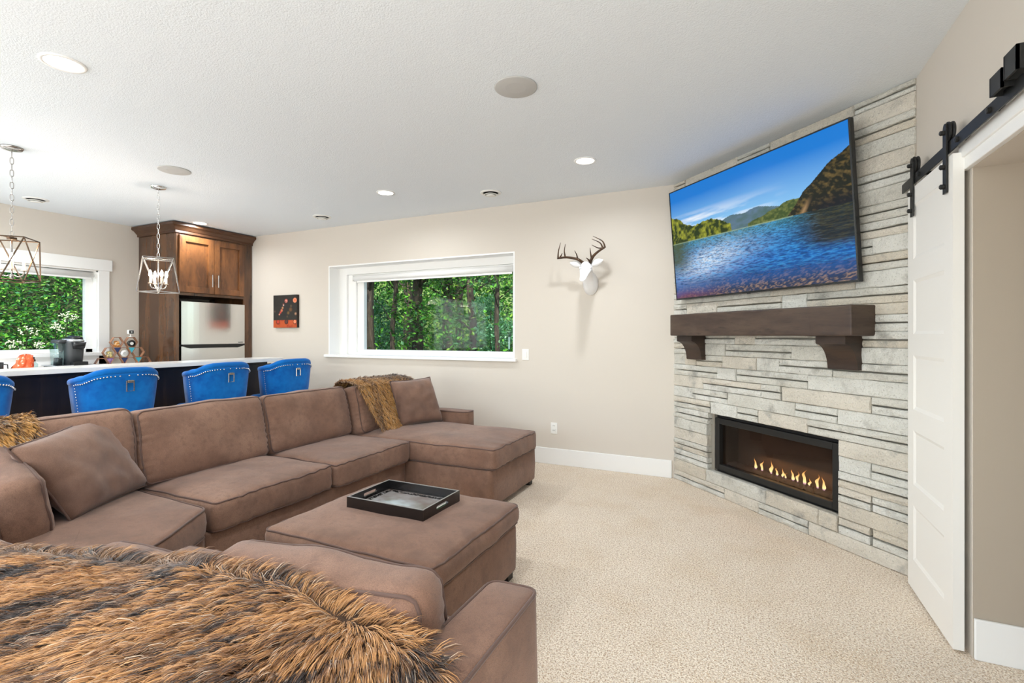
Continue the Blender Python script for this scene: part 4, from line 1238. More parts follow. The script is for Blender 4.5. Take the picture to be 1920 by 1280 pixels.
VV = np.stack([px0 + ax_ * (px1 - px0), np.full_like(ax_, YB - .0408), pz0 + ay_ * (pz1 - pz0)], -1).reshape(-1, 3)
idx = np.arange(n1 * n2).reshape(n2, n1)
FF = np.stack([idx[:-1, :-1], idx[:-1, 1:], idx[1:, 1:], idx[1:, :-1]], -1).reshape(-1, 4)
link('printed_face', fast_mesh('printed_face', VV, FF, A_), M['print'], PR)

SW = thing('light_switch', 'white rocker light switch beside the wide window', 'switch', (-2.087, YB, 1.13))
boxo('plate', (-2.127, YB - .006, 1.072), (-2.048, YB, 1.192), M['plastic'], SW, bev=.003)
boxo('rocker', (-2.105, YB - .011, 1.10), (-2.07, YB - .005, 1.165), M['plastic'], SW, bev=.002)
OU = thing('wall_outlet', 'white wall outlet low on the wall beside the chaise', 'outlet', (-1.765, YB, .372))
boxo('plate', (-1.80, YB - .006, .315), (-1.728, YB, .430), M['plastic'], OU, bev=.003)
for z in (.348, .398):
    f = boxo('socket', (-1.782, YB - .009, z - .018), (-1.746, YB - .005, z + .018), M['plastic'], OU, bev=.003)
    for dx in (-.008, .008):
        s_ = boxo('slot', (-1.764 + dx - .0015, YB - .0098, z - .004), (-1.764 + dx + .0015, YB - .0088, z + .009), M['black']); s_.parent = f
TM = thing('window_thermometer', 'clear tube thermometer stuck to the corner of the wide window', 'thermometer', (-2.45, 5.08, 1.2))
B().tube([(-2.425, 5.11, 1.165), (-2.425, 5.11, 1.345)], .016, 14).obj('tube', M['tank'], TM, True)
b = B()
for k in range(6): b.tube([(-2.425, 5.11, 1.32 + k * .013), (-2.425, 5.11, 1.326 + k * .013)], .02, 12)
b.obj('ribbed_cap', M['grey_plastic'], TM)
boxo('scale_strip', (-2.432, 5.108, 1.18), (-2.418, 5.112, 1.32), M['plastic'], TM)

# ------------------------------------------------------------------ upholstery helpers
def axis_ticks(h, r, n):
    inner = list(np.linspace(-(h - r), h - r, n))
    e_ = [h - r + r * f for f in (.35, .7, 1.0)]
    return [-q for q in e_[::-1]] + inner + e_

def cushion(name, half, r, puff, mtx, mat, parent, piping=True, seed=0, nseg=(14, 14, 4), wr=.006, faces=(1, -1), pr=.0052, pmat_='pipe'):
    """soft box; local z is the thin axis, welted edges round the two big faces"""
    hx, hy, hz = half; px, py, pz = puff
    so = Vector((seed * 3.7, seed * 1.3, seed * 2.1))
    def deform(p):
        u, v, q = p[0] / hx, p[1] / hy, p[2] / hz
        u = max(-1.1, min(1.1, u)); v = max(-1.1, min(1.1, v)); q = max(-1.1, min(1.1, q))
        x = p[0] + px * u * (1 - v * v) * (1 - q * q) ; y = p[1] + py * v * (1 - u * u) * (1 - q * q)
        z = p[2] + pz * q * (1 - u ** 4) * (1 - v ** 4)
        x -= .012 * u * abs(v) ** 6 * 0; 
        d = mnoise.noise_vector(Vector((x, y, z)) * 4.2 + so) * wr * 1.3 + mnoise.noise_vector(Vector((x, y, z)) * 11 + so) * wr * .5
        # gathers running in from the short edges
        g = wr * 1.7 * (abs(u) ** 9) * (.4 + abs(mnoise.noise(Vector((v * 2.3, seed * 1.7, u)))) * 1.4) * sin(v * 36 + seed + 3 * mnoise.noise(Vector((v * 5, seed, 0)))) * (1 - abs(q) * .5)
        return Vector((x + d.x, y + d.y, z + d.z + g * (1 if q > 0 else -1)))
    tx, ty, tz = axis_ticks(hx, r, nseg[0]), axis_ticks(hy, r, nseg[1]), axis_ticks(hz, min(r, hz * .98), nseg[2])
    T = (tx, ty, tz); Nn = [len(t) - 1 for t in T]
    key = {}; V = []; F = []
    def vid(i, j, k):
        if (i, j, k) in key: return key[(i, j, k)]
        p = Vector((tx[i], ty[j], tz[k]))
        rr = min(r, hz * .98)
        c = Vector((max(-(hx - rr), min(hx - rr, p.x)), max(-(hy - rr), min(hy - rr, p.y)), max(-(hz - rr), min(hz - rr, p.z))))
        d = p - c
        if d.length > 1e-9: p = c + d.normalized() * min(rr, max(abs(d.x), abs(d.y), abs(d.z)))
        key[(i, j, k)] = len(V); V.append(mtx @ deform(p)); return key[(i, j, k)]
    nx, ny, nz = Nn
    for i in range(nx):
        for j in range(ny):
            for k in (0, nz): F.append([vid(i, j, k), vid(i + 1, j, k), vid(i + 1, j + 1, k), vid(i, j + 1, k)])
    for i in range(nx):
        for k in range(nz):
            for j in (0, ny): F.append([vid(i, j, k), vid(i + 1, j, k), vid(i + 1, j, k + 1), vid(i, j, k + 1)])
    for j in range(ny):
        for k in range(nz):
            for i in (0, nx): F.append([vid(i, j, k), vid(i, j + 1, k), vid(i, j + 1, k + 1), vid(i, j, k + 1)])
    o = B().poly(V, F).obj(name, mat, parent, True)
    if piping:
        rr = min(r, hz * .98)
        for s in faces:
            pts = []
            off = rr * .72 - rr                # just outside the rounded shoulder
            zz = s * (hz - rr + rr * .72)
            ax, ay = hx + off, hy + off
            for (cx, cy, a0) in ((ax - rr * .7, ay - rr * .7, 0), (-(ax - rr * .7), ay - rr * .7, 1), (-(ax - rr * .7), -(ay - rr * .7), 2), (ax - rr * .7, -(ay - rr * .7), 3)):
                for q in range(5):
                    a = (a0 + q / 4) * pi / 2; pts.append(Vector((cx + rr * .7 * cos(a), cy + rr * .7 * sin(a), zz)))
            dense = []
            for i in range(len(pts)):
                a, c = pts[i], pts[(i + 1) % len(pts)]; n_ = max(1, int((c - a).length / .04))
                for q in range(n_): dense.append(a.lerp(c, q / n_))
            V2, F2 = tube_geo([mtx @ deform(p) for p in dense], pr, 6, True)
            po = B().poly(V2, F2).obj('piping', M[pmat_], None, True)
            po.parent = o
            if parent is not None and parent.get('_w'): po.matrix_parent_inverse = Matrix.Identity(4)
    return o

def slab(name, poly, z0, z1, r, mat, parent, puff=0.0, seed=0, piping=True, pmat_='pipe'):
    """upholstered slab on a polygon outline with rounded shoulders"""
    P = []
    m0 = len(poly)
    for i in range(m0):                       # round the corners
        a, c, d = Vector(poly[i - 1]), Vector(poly[i]), Vector(poly[(i + 1) % m0])
        rr = .045
        e1 = (a - c).normalized(); e2 = (d - c).normalized()
        for q in range(5):
            f = q / 4
            p = (c + e1 * rr) * (1 - f) ** 2 + c * 2 * f * (1 - f) + (c + e2 * rr) * f * f
            P.append(p)
    D = []
    for i in range(len(P)):
        a, c = P[i], P[(i + 1) % len(P)]; n_ = max(1, int((c - a).length / .07))
        for q in range(n_): D.append(a.lerp(c, q / n_))
    cen = sum(D, Vector((0, 0))) / len(D)
    def inset(d):
        out_ = []
        for i in range(len(D)):
            t = (D[(i + 1) % len(D)] - D[i - 1]).normalized(); nrm = Vector((-t.y, t.x))
            if nrm.dot(cen - D[i]) < 0: nrm = -nrm
            out_.append(D[i] + nrm * d)
        return out_
    rings = []
    def add(d, z): rings.append([(p.x, p.y, z) for p in inset(d)])
    add(r, z0); add(r * .3, z0 + r * .3); add(0, z0 + r); add(-.004, (z0 + z1) / 2); add(0, z1 - r); add(r * .3, z1 - r * .3); add(r, z1)
    for f in (.25, .5, .75, .95):
        rings.append([(p.x + (cen.x - p.x) * f, p.y + (cen.y - p.y) * f, z1 + puff * (1 - (1 - f) ** 2)) for p in inset(r)])
    V, F = loft(rings)
    so = Vector((seed * 2.3, seed, 0))
    V = [Vector(v) + mnoise.noise_vector(Vector(v) * 4.5 + so) * .006 for v in V]
    o = B().poly(V, F).obj(name, mat, parent, True)
    if piping:
        for z in (z1 - r * .3, z0 + r * .3):
            pts = [Vector((p.x, p.y, z)) for p in inset(r * .22)]
            pts = [p + mnoise.noise_vector(p * 4.5 + so) * .006 for p in pts]
            V2, F2 = tube_geo(pts, .0052, 6, True)
            po = B().poly(V2, F2).obj('piping', M[pmat_], None, True); po.parent = o
    return o

def pillow(name, label, c4, T, mat, seed=0, group=None):
    """throw pillow from its four corner points BL, BR, TR, TL; T = thickness"""
    BL, BR, TR, TL = [Vector(c) for c in c4]
    cen = (BL + BR + TR + TL) / 4
    t = thing(name, label, 'pillow', tuple(cen - Vector((0, 0, .2))), group=group)
    nrm = (BR - BL).cross(TL - BL).normalized()
    n = 22
    def P(u, v):
        pin = .055
        uu = u * (1 - pin * (1 - v * v)); vv = v * (1 - pin * (1 - u * u))
        a, c = (uu + 1) / 2, (vv + 1) / 2
        return BL * (1 - a) * (1 - c) + BR * a * (1 - c) + TR * a * c + TL * (1 - a) * c
    V = []; F = []
    so = Vector((seed, seed * 2, 0))
    for s in (1, -1):
        for j in range(n + 1):
            for i in range(n + 1):
                u = -1 + 2 * i / n; v = -1 + 2 * j / n
                th = T * .5 * (max(0, (1 - u ** 4) * (1 - v ** 4))) ** .55
                p = P(u, v) + nrm * s * th
                rad = max(abs(u), abs(v))
                wr = mnoise.noise(Vector((u * 3, v * 3, s)) + so) * .012 + .006 * sin(math.atan2(v, u) * 16 + seed) * rad ** 4 * (1 - rad ** 8)
                V.append(p + nrm * wr * (1 - rad ** 6))
    K = (n + 1) ** 2
    for s in (0, 1):
        for j in range(n):
            for i in range(n):
                q = s * K + j * (n + 1) + i; F.append([q, q + 1, q + n + 2, q + n + 1])
    bb = B().poly(V, F); bmesh.ops.remove_doubles(bb.bm, verts=bb.bm.verts, dist=.0004)
    bb.obj('cover', mat, t, True)
    ed = [P(-1 + 2 * i / n, -1) for i in range(n)] + [P(1, -1 + 2 * i / n) for i in range(n)] + [P(1 - 2 * i / n, 1) for i in range(n)] + [P(-1, 1 - 2 * i / n) for i in range(n)]
    B().tube(ed, .0055, 6, True).obj('piping', M['pipe'], t, True)
    return t

def RM(loc, ang=0, lean=0, axis='x+'):
    """matrix placing a cushion so that local z faces the room: axis x+ or y+, leaning back by `lean`"""
    if axis == 'x+':   # local z -> +X, local x -> +Y, local y -> +Z
        Rm = Matrix(((0, 0, 1), (1, 0, 0), (0, 1, 0))).to_4x4()
        Ln = Matrix.Rotation(-lean, 4, 'Y')
    else:              # local z -> +Y, local x -> -X, local y -> +Z
        Rm = Matrix(((-1, 0, 0), (0, 0, 1), (0, 1, 0))).to_4x4()
        Ln = Matrix.Rotation(lean, 4, 'X')
    return Matrix.Translation(loc) @ Matrix.Rotation(ang, 4, 'Z') @ Ln @ Rm

# ------------------------------------------------------------------ sectional sofa
SF = thing('sectional_sofa', 'large brown chenille U-shaped sectional sofa with chaise', 'sofa', (-2.5, 2.3, 0))
XB = -3.47
def base(name, poly, z0=.045, z1=.325): slab(name, poly, z0, z1, .012, M['brown'], SF, 0, 3, False)
base('base', [(XB, 1.6), (-2.46, 1.6), (-2.46, 3.245), (XB, 3.245)])
base('chaise_base', [(XB, 3.245), (-1.685, 3.245), (-1.685, 4.115), (XB, 4.115)])
base('corner_base', [(XB, .42), (-2.16, .42), (-2.16, 1.06), (-2.46, 1.6), (XB, 1.6)])
base('near_base', [(-2.16, .42), (-.67, .42), (-.67, 1.245), (-2.16, 1.245)])
# back frames
slab('back_frame', [(XB, .42), (-3.24, .42), (-3.24, 4.24), (XB, 4.24)], .045, .69, .03, M['brown'], SF, 0, 5)
slab('near_back_frame', [(-3.2, .40), (-.66, .40), (-.66, .80), (-3.2, .80)], .045, .635, .03, M['brown'], SF, 0, 6)
# arms
slab('far_arm', [(XB, 4.085), (-2.385, 4.085), (-2.385, 4.245), (XB, 4.245)], .045, .600, .018, M['brown'], SF, .004, 7)
slab('near_arm', [(-.672, .40), (-.517, .40), (-.517, 1.297), (-.672, 1.297)], .045, .622, .014, M['brown'], SF, .006, 8)
# seat cushions
def seat(x0, x1, y0, y1, z0=.328, z1=.487, seed=1, puff=.024):
    cushion('seat_cushion', ((x1 - x0) / 2, (y1 - y0) / 2, (z1 - z0) / 2), .035, (.012, .012, puff), Matrix.Translation(((x0 + x1) / 2, (y0 + y1) / 2, (z0 + z1) / 2)), M['brown'], SF, seed=seed, nseg=(20, 30, 4), wr=.006)
seat(-3.24, -2.425, 1.615, 2.428, seed=1)
seat(-3.24, -2.405, 2.434, 3.232, seed=2)
seat(-3.24, -1.655, 3.236, 4.075, seed=3, puff=.03)
# far strip of the T-shaped chaise cushion in front of the arm
slab('seat_cushion', [(-3.22, .82), (-2.08, .82), (-2.10, 1.06), (-2.20, 1.26), (-2.41, 1.575), (-3.22, 1.60)], .328, .487, .035, M['brown'], SF, .02, 4)
seat(-2.06, -1.38, .80, 1.275, seed=5); seat(-1.37, -.685, .80, 1.275, seed=6)
# back cushions
def backc(y0, y1, xb, top, seed, lean=radians(14), thick=.20, z0=.475):
    h = (top - z0) / cos(lean)
    cx = xb - thick / 2 * cos(lean) - (h / 2) * sin(lean); czz = z0 + h / 2 * cos(lean) + .0
    cushion('back_cushion', ((y1 - y0) / 2, h / 2, thick / 2), .045, (.012, .012, .035), RM((cx, (y0 + y1) / 2, czz), 0, lean), M['brown'], SF, seed=seed, nseg=(18, 30, 4), wr=.008)
backc(.98, 1.585, -2.985, .915, 11)
backc(1.60, 2.405, -2.985, .895, 12)
backc(2.415, 3.215, -2.985, .885, 13)
backc(3.235, 4.07, -2.90, .885, 14)
# near section back cushions (seen from behind)
cushion('back_cushion', (.36, .185, .085), .05, (.012, .012, .03), RM((-3.0, .985, .645), radians(-4), radians(12), 'y+') @ Matrix.Rotation(radians(13), 4, 'Z'), M['brown'], SF, seed=15, nseg=(12, 12, 4), wr=.008)
cushion('back_cushion', (.335, .15, .085), .05, (.012, .012, .03), RM((-1.66, .925, .478), radians(2), radians(6), 'y+'), M['brown'], SF, seed=16, nseg=(12, 12, 4), wr=.009)
cushion('back_cushion', (.345, .155, .078), .052, (.012, .006, .025), RM((-1.02, .975, .588), radians(7), radians(6), 'y+'), M['brown'], SF, seed=17, nseg=(16, 12, 4), wr=.012)
for (x, y) in ((-1.74, 4.06), (-1.74, 3.30), (-3.4, 4.15), (-.60, 1.22), (-.60, .48), (-3.4, .5), (-2.5, 3.2)):
    boxo('foot', (x - .03, y - .03, 0), (x + .03, y + .03, .05), M['blackfoot'], SF)

# throw pillows
pillow('throw_pillow', 'brown square throw pillow leaning in the sofa corner', [(-2.735, 1.16, .50), (-3.02, 1.63, .50), (-3.19, 1.46, .905), (-2.80, .97, .86)], .17, M['pillow'], 3, 'brown throw pillows')
pillow('throw_pillow', 'brown square throw pillow on the chaise beside the arm', [(-2.80, 3.60, .505), (-2.62, 4.03, .505), (-2.79, 4.05, .925), (-2.93, 3.61, .915)], .19, M['pillow'], 8, 'brown throw pillows')

# ------------------------------------------------------------------ ottoman and tray
OT = thing('ottoman', 'brown chenille storage ottoman in the middle of the sofa', 'ottoman', (-1.615, 2.07, 0))
slab('base', [(-2.10, 1.665), (-1.125, 1.665), (-1.125, 2.485), (-2.10, 2.485)], .045, .292, .012, M['brown'], OT, 0, 21, False)
cushion('lid', (.50, .43, .056), .04, (.008, .008, .022), Matrix.Translation((-1.613, 2.075, .348)), M['brown'], OT, seed=22, nseg=(18, 16, 3), wr=.005)
for (x, y) in ((-2.05, 1.72), (-1.175, 1.72), (-2.05, 2.43), (-1.175, 2.43)):
    boxo('foot', (x - .03, y - .03, 0), (x + .03, y + .03, .05), M['blackfoot'], OT)
TR_ = thing('serving_tray', 'black serving tray with slot handles on the ottoman', 'tray', (-1.655, 2.16, .42))
tx0, tx1, ty0, ty1, tz = -1.90, -1.41, 1.99, 2.335, .422
th = .012; thh = .060
boxo('bottom', (tx0 + .004, ty0 + .004, tz), (tx1 - .004, ty1 - .004, tz + .008), M['lacquer'], TR_)
boxo('long_side', (tx0, ty0, tz), (tx1, ty0 + th, tz + thh), M['lacquer'], TR_, bev=.0015)
boxo('long_side', (tx0, ty1 - th, tz), (tx1, ty1, tz + thh), M['lacquer'], TR_, bev=.0015)
def slotside(x0, x1):
    n_ = 10; hy = .055; hz = .0095; cy = (ty0 + ty1) / 2; czz = tz + .034
    slot = [(cy + hy - hz + hz * cos(a), czz + hz * sin(a)) for a in np.linspace(-pi / 2, pi / 2, n_)] + [(cy - hy + hz + hz * cos(a), czz + hz * sin(a)) for a in np.linspace(pi / 2, 3 * pi / 2, n_)]
    y0, y1, z0, z1 = ty0 + th, ty1 - th, tz, tz + thh
    bb = B()
    bm = bb.bm
    def face_ring(x):
        s_ = [bm.verts.new((x, y, z)) for y, z in slot]
        c_ = [bm.verts.new((x, y, z)) for y, z in ((y1, z0), (y1, z1), (y0, z1), (y0, z0))]
        m_ = len(s_)
        q = m_ // 4
        for i in range(m_):
            k0 = 0 if i < n_ // 2 else (1 if i < n_ else (2 if i < n_ + n_ // 2 else 3))
            bm.faces.new([s_[i], s_[(i + 1) % m_], c_[k0]])
        bm.faces.new([s_[n_ // 2], c_[0], c_[1]]); bm.faces.new([s_[n_], c_[1], c_[2]]); bm.faces.new([s_[n_ + n_ // 2], c_[2], c_[3]]); bm.faces.new([s_[0], c_[3], c_[0]])
        return s_, c_
    a = face_ring(x0); c = face_ring(x1)
    for i in range(len(a[0])):
        j = (i + 1) % len(a[0]); bm.faces.new([a[0][i], a[0][j], c[0][j], c[0][i]])
    for i in range(4):
        j = (i + 1) % 4; bm.faces.new([a[1][i], a[1][j], c[1][j], c[1][i]])
    bb.obj('handle_side', M['lacquer'], TR_)
slotside(tx0, tx0 + th); slotside(tx1 - th, tx1)
b = B()
zt_ = tz + thh
b.box((tx0 + .001, ty0 + .002, zt_ - .0002), (tx1 - .001, ty0 + th - .002, zt_ + .0008)).box((tx0 + .001, ty1 - th + .002, zt_ - .0002), (tx1 - .001, ty1 - .002, zt_ + .0008))
b.box((tx0 + .002, ty0 + th, zt_ - .0002), (tx0 + th - .002, ty1 - th, zt_ + .0008)).box((tx1 - th + .002, ty0 + th, zt_ - .0002), (tx1 - .002, ty1 - th, zt_ + .0008))
b.obj('worn_rim', M['trayrim'], TR_)
n1, n2 = 130, 90
ax_, ay_ = np.meshgrid(np.linspace(0, 1, n1), np.linspace(0, 1, n2))
def trayart(x, y):
    def C(r, g, b_): return np.array(lin(r, g, b_))
    def put(c, col, f): f = np.clip(f, 0, 1)[..., None]; return c * (1 - f) + C(*col) * f
    c = np.ones(x.shape + (1,)) * C(150, 146, 144)
    c = put(c, (120, 104, 96), (fbm(x * 4, y * 4, 4, 41) - .40) * 2.6)
    c = put(c, (196, 206, 212), np.clip(1 - np.hypot(x - .42, (y - .35) * 1.2) * 2.4, 0, 1) * fbm(x * 12, y * 12, 3, 42) * 1.5)
    edge = np.minimum(np.minimum(x, 1 - x) * 1.4, np.minimum(y, 1 - y))
    orn = fbm(x * 42, y * 30, 2, 43)
    c = put(c, (34, 30, 28), ((edge < .105) & (edge > .012) & (orn > .40)) * 1.0)
    c = put(c, (214, 210, 200), ((x > .93) & (y > .06) & (y < .93)) * .9)
    c = put(c, (40, 38, 36), ((x > .94) & (x < .985) & (y > .25) & (y < .90) & (fbm(x * 60, y * 46, 2, 44) > .55)) * 1.0)
    c = put(c, (24, 20, 18), (np.hypot((x - .965) * 1.4, y - .07) < .05) * 1.0)
    return c
A_ = trayart(ax_, ay_).reshape(-1, 3)
VV = np.stack([tx0 + th + ax_ * (tx1 - tx0 - 2 * th), ty0 + th + ay_ * (ty1 - ty0 - 2 * th), np.full_like(ax_, tz + .0086)], -1).reshape(-1, 3)
idx = np.arange(n1 * n2).reshape(n2, n1)
FF = np.stack([idx[:-1, :-1], idx[:-1, 1:], idx[1:, 1:], idx[1:, :-1]], -1).reshape(-1, 4)
M['trayprint'] = vcol('tray_print', .12, spec=.6)
link('printed_panel', fast_mesh('printed_panel', VV, FF, A_), M['trayprint'], TR_)

# ------------------------------------------------------------------ fur throws
def fur(name, P, NRM, DIR, CLR, length, width, parent, lift=.35, clump=.55, curl=.15, seed=5):
    """tapered ribbon strands; P roots (n,3), NRM normals, DIR comb direction, CLR root colours"""
    r_ = np.random.default_rng(seed); n = len(P)
    L = length * r_.uniform(.65, 1.25, (n, 1))
    D = DIR + NRM * lift * r_.uniform(.5, 1.5, (n, 1)) + r_.normal(0, curl, (n, 3))
    D /= np.linalg.norm(D, axis=1, keepdims=True)
    # clumping: strands whose roots share a cell lean to a common tip
    cell = .011
    k = np.floor(P / cell).astype(np.int64)
    h = (k[:, 0] * 73856093) ^ (k[:, 1] * 19349663) ^ (k[:, 2] * 83492791)
    _, inv = np.unique(h, return_inverse=True); inv = inv.ravel()
    cnt = np.bincount(inv)[:, None]
    tip = P + D * L
    ct = np.stack([np.bincount(inv, tip[:, q]) for q in range(3)], 1) / cnt
    cj = r_.normal(0, .012, ct.shape); ct = ct + cj
    tip = tip * (1 - clump) + ct[inv] * clump
    side = np.cross(D, NRM + r_.normal(0, .5, (n, 3))); side /= np.linalg.norm(side, axis=1, keepdims=True) + 1e-9
    droop = -NRM * L * .22
    Wd = width * r_.uniform(.6, 1.3, (n, 1))
    fr = [0, .35, .72, 1.0]; wf = [1.0, .9, .6, 0]
    rows = []; cols = []
    for f, w_ in zip(fr, wf):
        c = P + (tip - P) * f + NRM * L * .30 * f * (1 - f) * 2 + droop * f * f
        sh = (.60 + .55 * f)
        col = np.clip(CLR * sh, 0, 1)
        if w_ > 0:
            rows += [c - side * Wd * w_ * .5, c + side * Wd * w_ * .5]; cols += [col, col]
        else: rows += [c]; cols += [col]
    V = np.stack(rows, 1); Cc = np.stack(cols, 1)               # n,7,3
    bidx = (np.arange(n) * 7)[:, None]
    T = np.array([[0, 1, 3], [0, 3, 2], [2, 3, 5], [2, 5, 4], [4, 5, 6]])
    F = (bidx[:, :, None] + T[None]).reshape(-1, 3)
    o = link(name, fast_mesh(name, V.reshape(-1, 3), F, Cc.reshape(-1, 3)), M['fur'], parent, True)
    o['kind'] = 'stuff'
    return o

def surf_sample(fn, n, seed, nu=1.0):
    """roots on a parametric sheet fn(u,v) -> xyz arrays, with normals"""
    r_ = np.random.default_rng(seed)
    u = r_.random(n); v = r_.random(n); e_ = 1e-3
    p = fn(u, v); pu = (fn(u + e_, v) - p) / e_; pv = (fn(u, v + e_) - p) / e_
    nr = np.cross(pu, pv); nr /= np.linalg.norm(nr, axis=1, keepdims=True) + 1e-9
    return u, v, p, nr, pu / (np.linalg.norm(pu, axis=1, keepdims=True) + 1e-9), pv / (np.linalg.norm(pv, axis=1, keepdims=True) + 1e-9)

def sheet(name, fn, nu, nv, mat, parent):
    uu, vv = np.meshgrid(np.linspace(0, 1, nu), np.linspace(0, 1, nv))
    V = fn(uu.ravel(), vv.ravel()); idx = np.arange(nu * nv).reshape(nv, nu)
    F = np.stack([idx[:-1, :-1], idx[:-1, 1:], idx[1:, 1:], idx[1:, :-1]], -1).reshape(-1, 4)
    return link(name, fast_mesh(name, V, F), mat, parent, True)

# near throw, spread over the back of the near section
def near_throw(u, v):
    X = -3.05 + 2.49 * u
    ex = [-3.1, -2.6, -2.08, -1.74, -1.5, -1.31, -1.1, -.87, -.72, -.62, -.54]
    Ye = np.interp(X, ex, [.58, .62, .705, .80, .835, .845, .86, .868, .885, .885, .87])
    Ze = np.interp(X, ex, [.665, .665, .665, .675, .685, .715, .725, .712, .680, .650, .625])
    yr, zr_ = .395, .655                    # rear top edge
    q = np.clip(v / .58, 0, 1); Y1 = Ye + (yr - Ye) * q
    rt = np.clip((X + .80) / .26, 0, 1)
    zr2 = zr_ - .028 * rt
    Z1 = Ze + (zr2 - Ze) * (q ** .8) + .022 * np.sin(pi * q) * (1 - rt)
    g = np.clip((v - .58) / .42, 0, 1)
    Y2 = yr - .028 * np.sin(np.clip(g * 2, 0, 1) * pi / 2); Z2 = zr2 - .38 * g
    Y = np.where(v < .58, Y1, Y2); Z = np.where(v < .58, Z1, Z2)
    w_ = .018 * (fbm(X * 5 + 40, Y * 6 + 30, 3, 61) - .5) * 2
    return np.stack([X, Y + w_ * .3 * (v > .58), Z + w_ * (v < .62) + .008], -1)
FT = thing('fur_throw', 'long-haired brown and black faux fur throw over the near sofa back', 'throw', (-1.7, .6, .0))
sheet('backing', near_throw, 90, 40, M['furbase'], FT)
u, v, p, nr, pu, pv = surf_sample(near_throw, 170000, 3)
nr = np.where((nr[:, 2:3] < 0) & (v[:, None] < .58), -nr, nr)
nr = np.where((v[:, None] >= .58) & (nr[:, 1:2] > 0), -nr, nr)
X, Y = p[:, 0], p[:, 1]
right = np.clip((X + 1.25) / .55, 0, 1)
sw = fbm(X * 3.1 + 9, Y * 4.1 + 3, 3, 71) - .5
d1 = np.stack([-.52 + 1.5 * sw, -.86 + 0 * X, 0 * X], -1)
d2 = np.stack([.10 + 1.9 * sw + .75 * np.clip((X + .85) / .3, 0, 1), -.93 + 0 * X, 0 * X], -1)
front = (np.clip(1 - v / .10, 0, 1))[:, None]
dirs = d1 * (1 - right[:, None]) + d2 * right[:, None]
dirs = dirs * (1 - front * .9) + np.stack([.35 + 0 * X, .75 + 0 * X, .25 + 0 * X], -1) * front * .9
dirs -= nr * (dirs * nr).sum(1, keepdims=True); dirs /= np.linalg.norm(dirs, axis=1, keepdims=True) + 1e-9
def furcol(X, Y, dx, seed, tan=(208, 152, 94), dark=(52, 40, 36), mid=(142, 94, 54), pale=(214, 186, 158), k=1.0):
    rr = np.random.default_rng(seed); n = len(X)
    a = X * .50 + Y * .87; c = -X * .87 + Y * .50
    s1 = fbm(a * 9 * k + 50, c * 64 * k + 50, 3, seed); s2 = fbm(a * 5 * k + 20, c * 15 * k + 20, 3, seed + 7)
    t = np.clip((s1 - .5) * 3.2 + (s2 - .5) * 2.2 + .66 + rr.normal(0, .26, n), 0, 1)[:, None]
    D_, M_, T_, P_ = (np.array(lin(*q)) for q in (dark, mid, tan, pale))
    col = np.where(t < .5, D_ + (M_ - D_) * (t / .5), M_ + (T_ - M_) * ((t - .5) / .5))
    pl = (rr.random(n) < .06)[:, None]
    return np.where(pl, P_, col)
C_ = furcol(X, Y, dirs, 81)
topg = np.clip(1 - np.abs(v - .05) / .06, 0, 1)[:, None] * (X < -1.3)[:, None]
C_ = C_ * (1 - .6 * topg) + np.array(lin(110, 110, 112)) * .6 * topg
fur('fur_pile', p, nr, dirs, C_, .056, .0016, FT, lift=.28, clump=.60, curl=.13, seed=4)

# far throw, folded over the chaise back cushion
def far_throw(u, v):
    Y = 3.245 + .80 * u
    # path over the cushion: v 0 behind, up over the top, down the front
    lean = .25
    t = v
    xs = np.interp(t, [0, .28, .40, .52, .62, 1.0], [-3.36, -3.26, -3.21, -3.10, -3.00, -2.80])
    zs = np.interp(t, [0, .28, .40, .52, .62, 1.0], [.66, .90, .928, .925, .895, .525])
    fold = np.clip((.34 - u) / .05, 0, 1)
    # the front hangs as a gathered bundle near the free end, only the upper part elsewhere
    X = xs + .018 * np.sin(Y * 26) * np.clip((t - .5) * 2, 0, 1) + .02 * (fbm(Y * 9, t * 6, 3, 91) - .5)
    Z = zs + .016 * (fbm(Y * 7 + 3, t * 5, 3, 92) - .5)
    sk = np.clip((t - .62) / .38, 0, 1)
    Y2 = Y + .07 * sk * (1 - u)
    return np.stack([X + .02, Y2, Z], -1)
FT2 = thing('fur_throw', 'golden brown faux fur throw hanging over the chaise back cushion', 'throw', (-3.05, 3.6, .5))
sheet('backing', far_throw, 40, 40, M['furbase'], FT2)
u, v, p, nr, pu, pv = surf_sample(far_throw, 30000, 13)
nr = np.where(nr[:, 0:1] * .7 + nr[:, 2:3] * .7 < 0, -nr, nr)
dirs = pv + .15 * np.stack([0 * u, np.sin(u * 20), 0 * u], -1)
edge = (u < .10)[:, None]
dirs = np.where(edge, dirs + np.array([0, -.5, 0]), dirs)
C_ = furcol(p[:, 1] * 1.3, p[:, 2] * .5, dirs, 85, (204, 150, 80), (96, 68, 44), (156, 110, 64), (206, 184, 156), .45)
tp = np.clip(1 - np.abs(v - .42) / .16, 0, 1)[:, None] * np.clip((u - .15) * 4, 0, 1)[:, None]
C_ = C_ * (1 - .65 * tp) + np.array(lin(128, 126, 128)) * .65 * tp
fur('fur_pile', p, nr, dirs, C_, .042, .0028, FT2, lift=.35, clump=.5, curl=.14, seed=6)

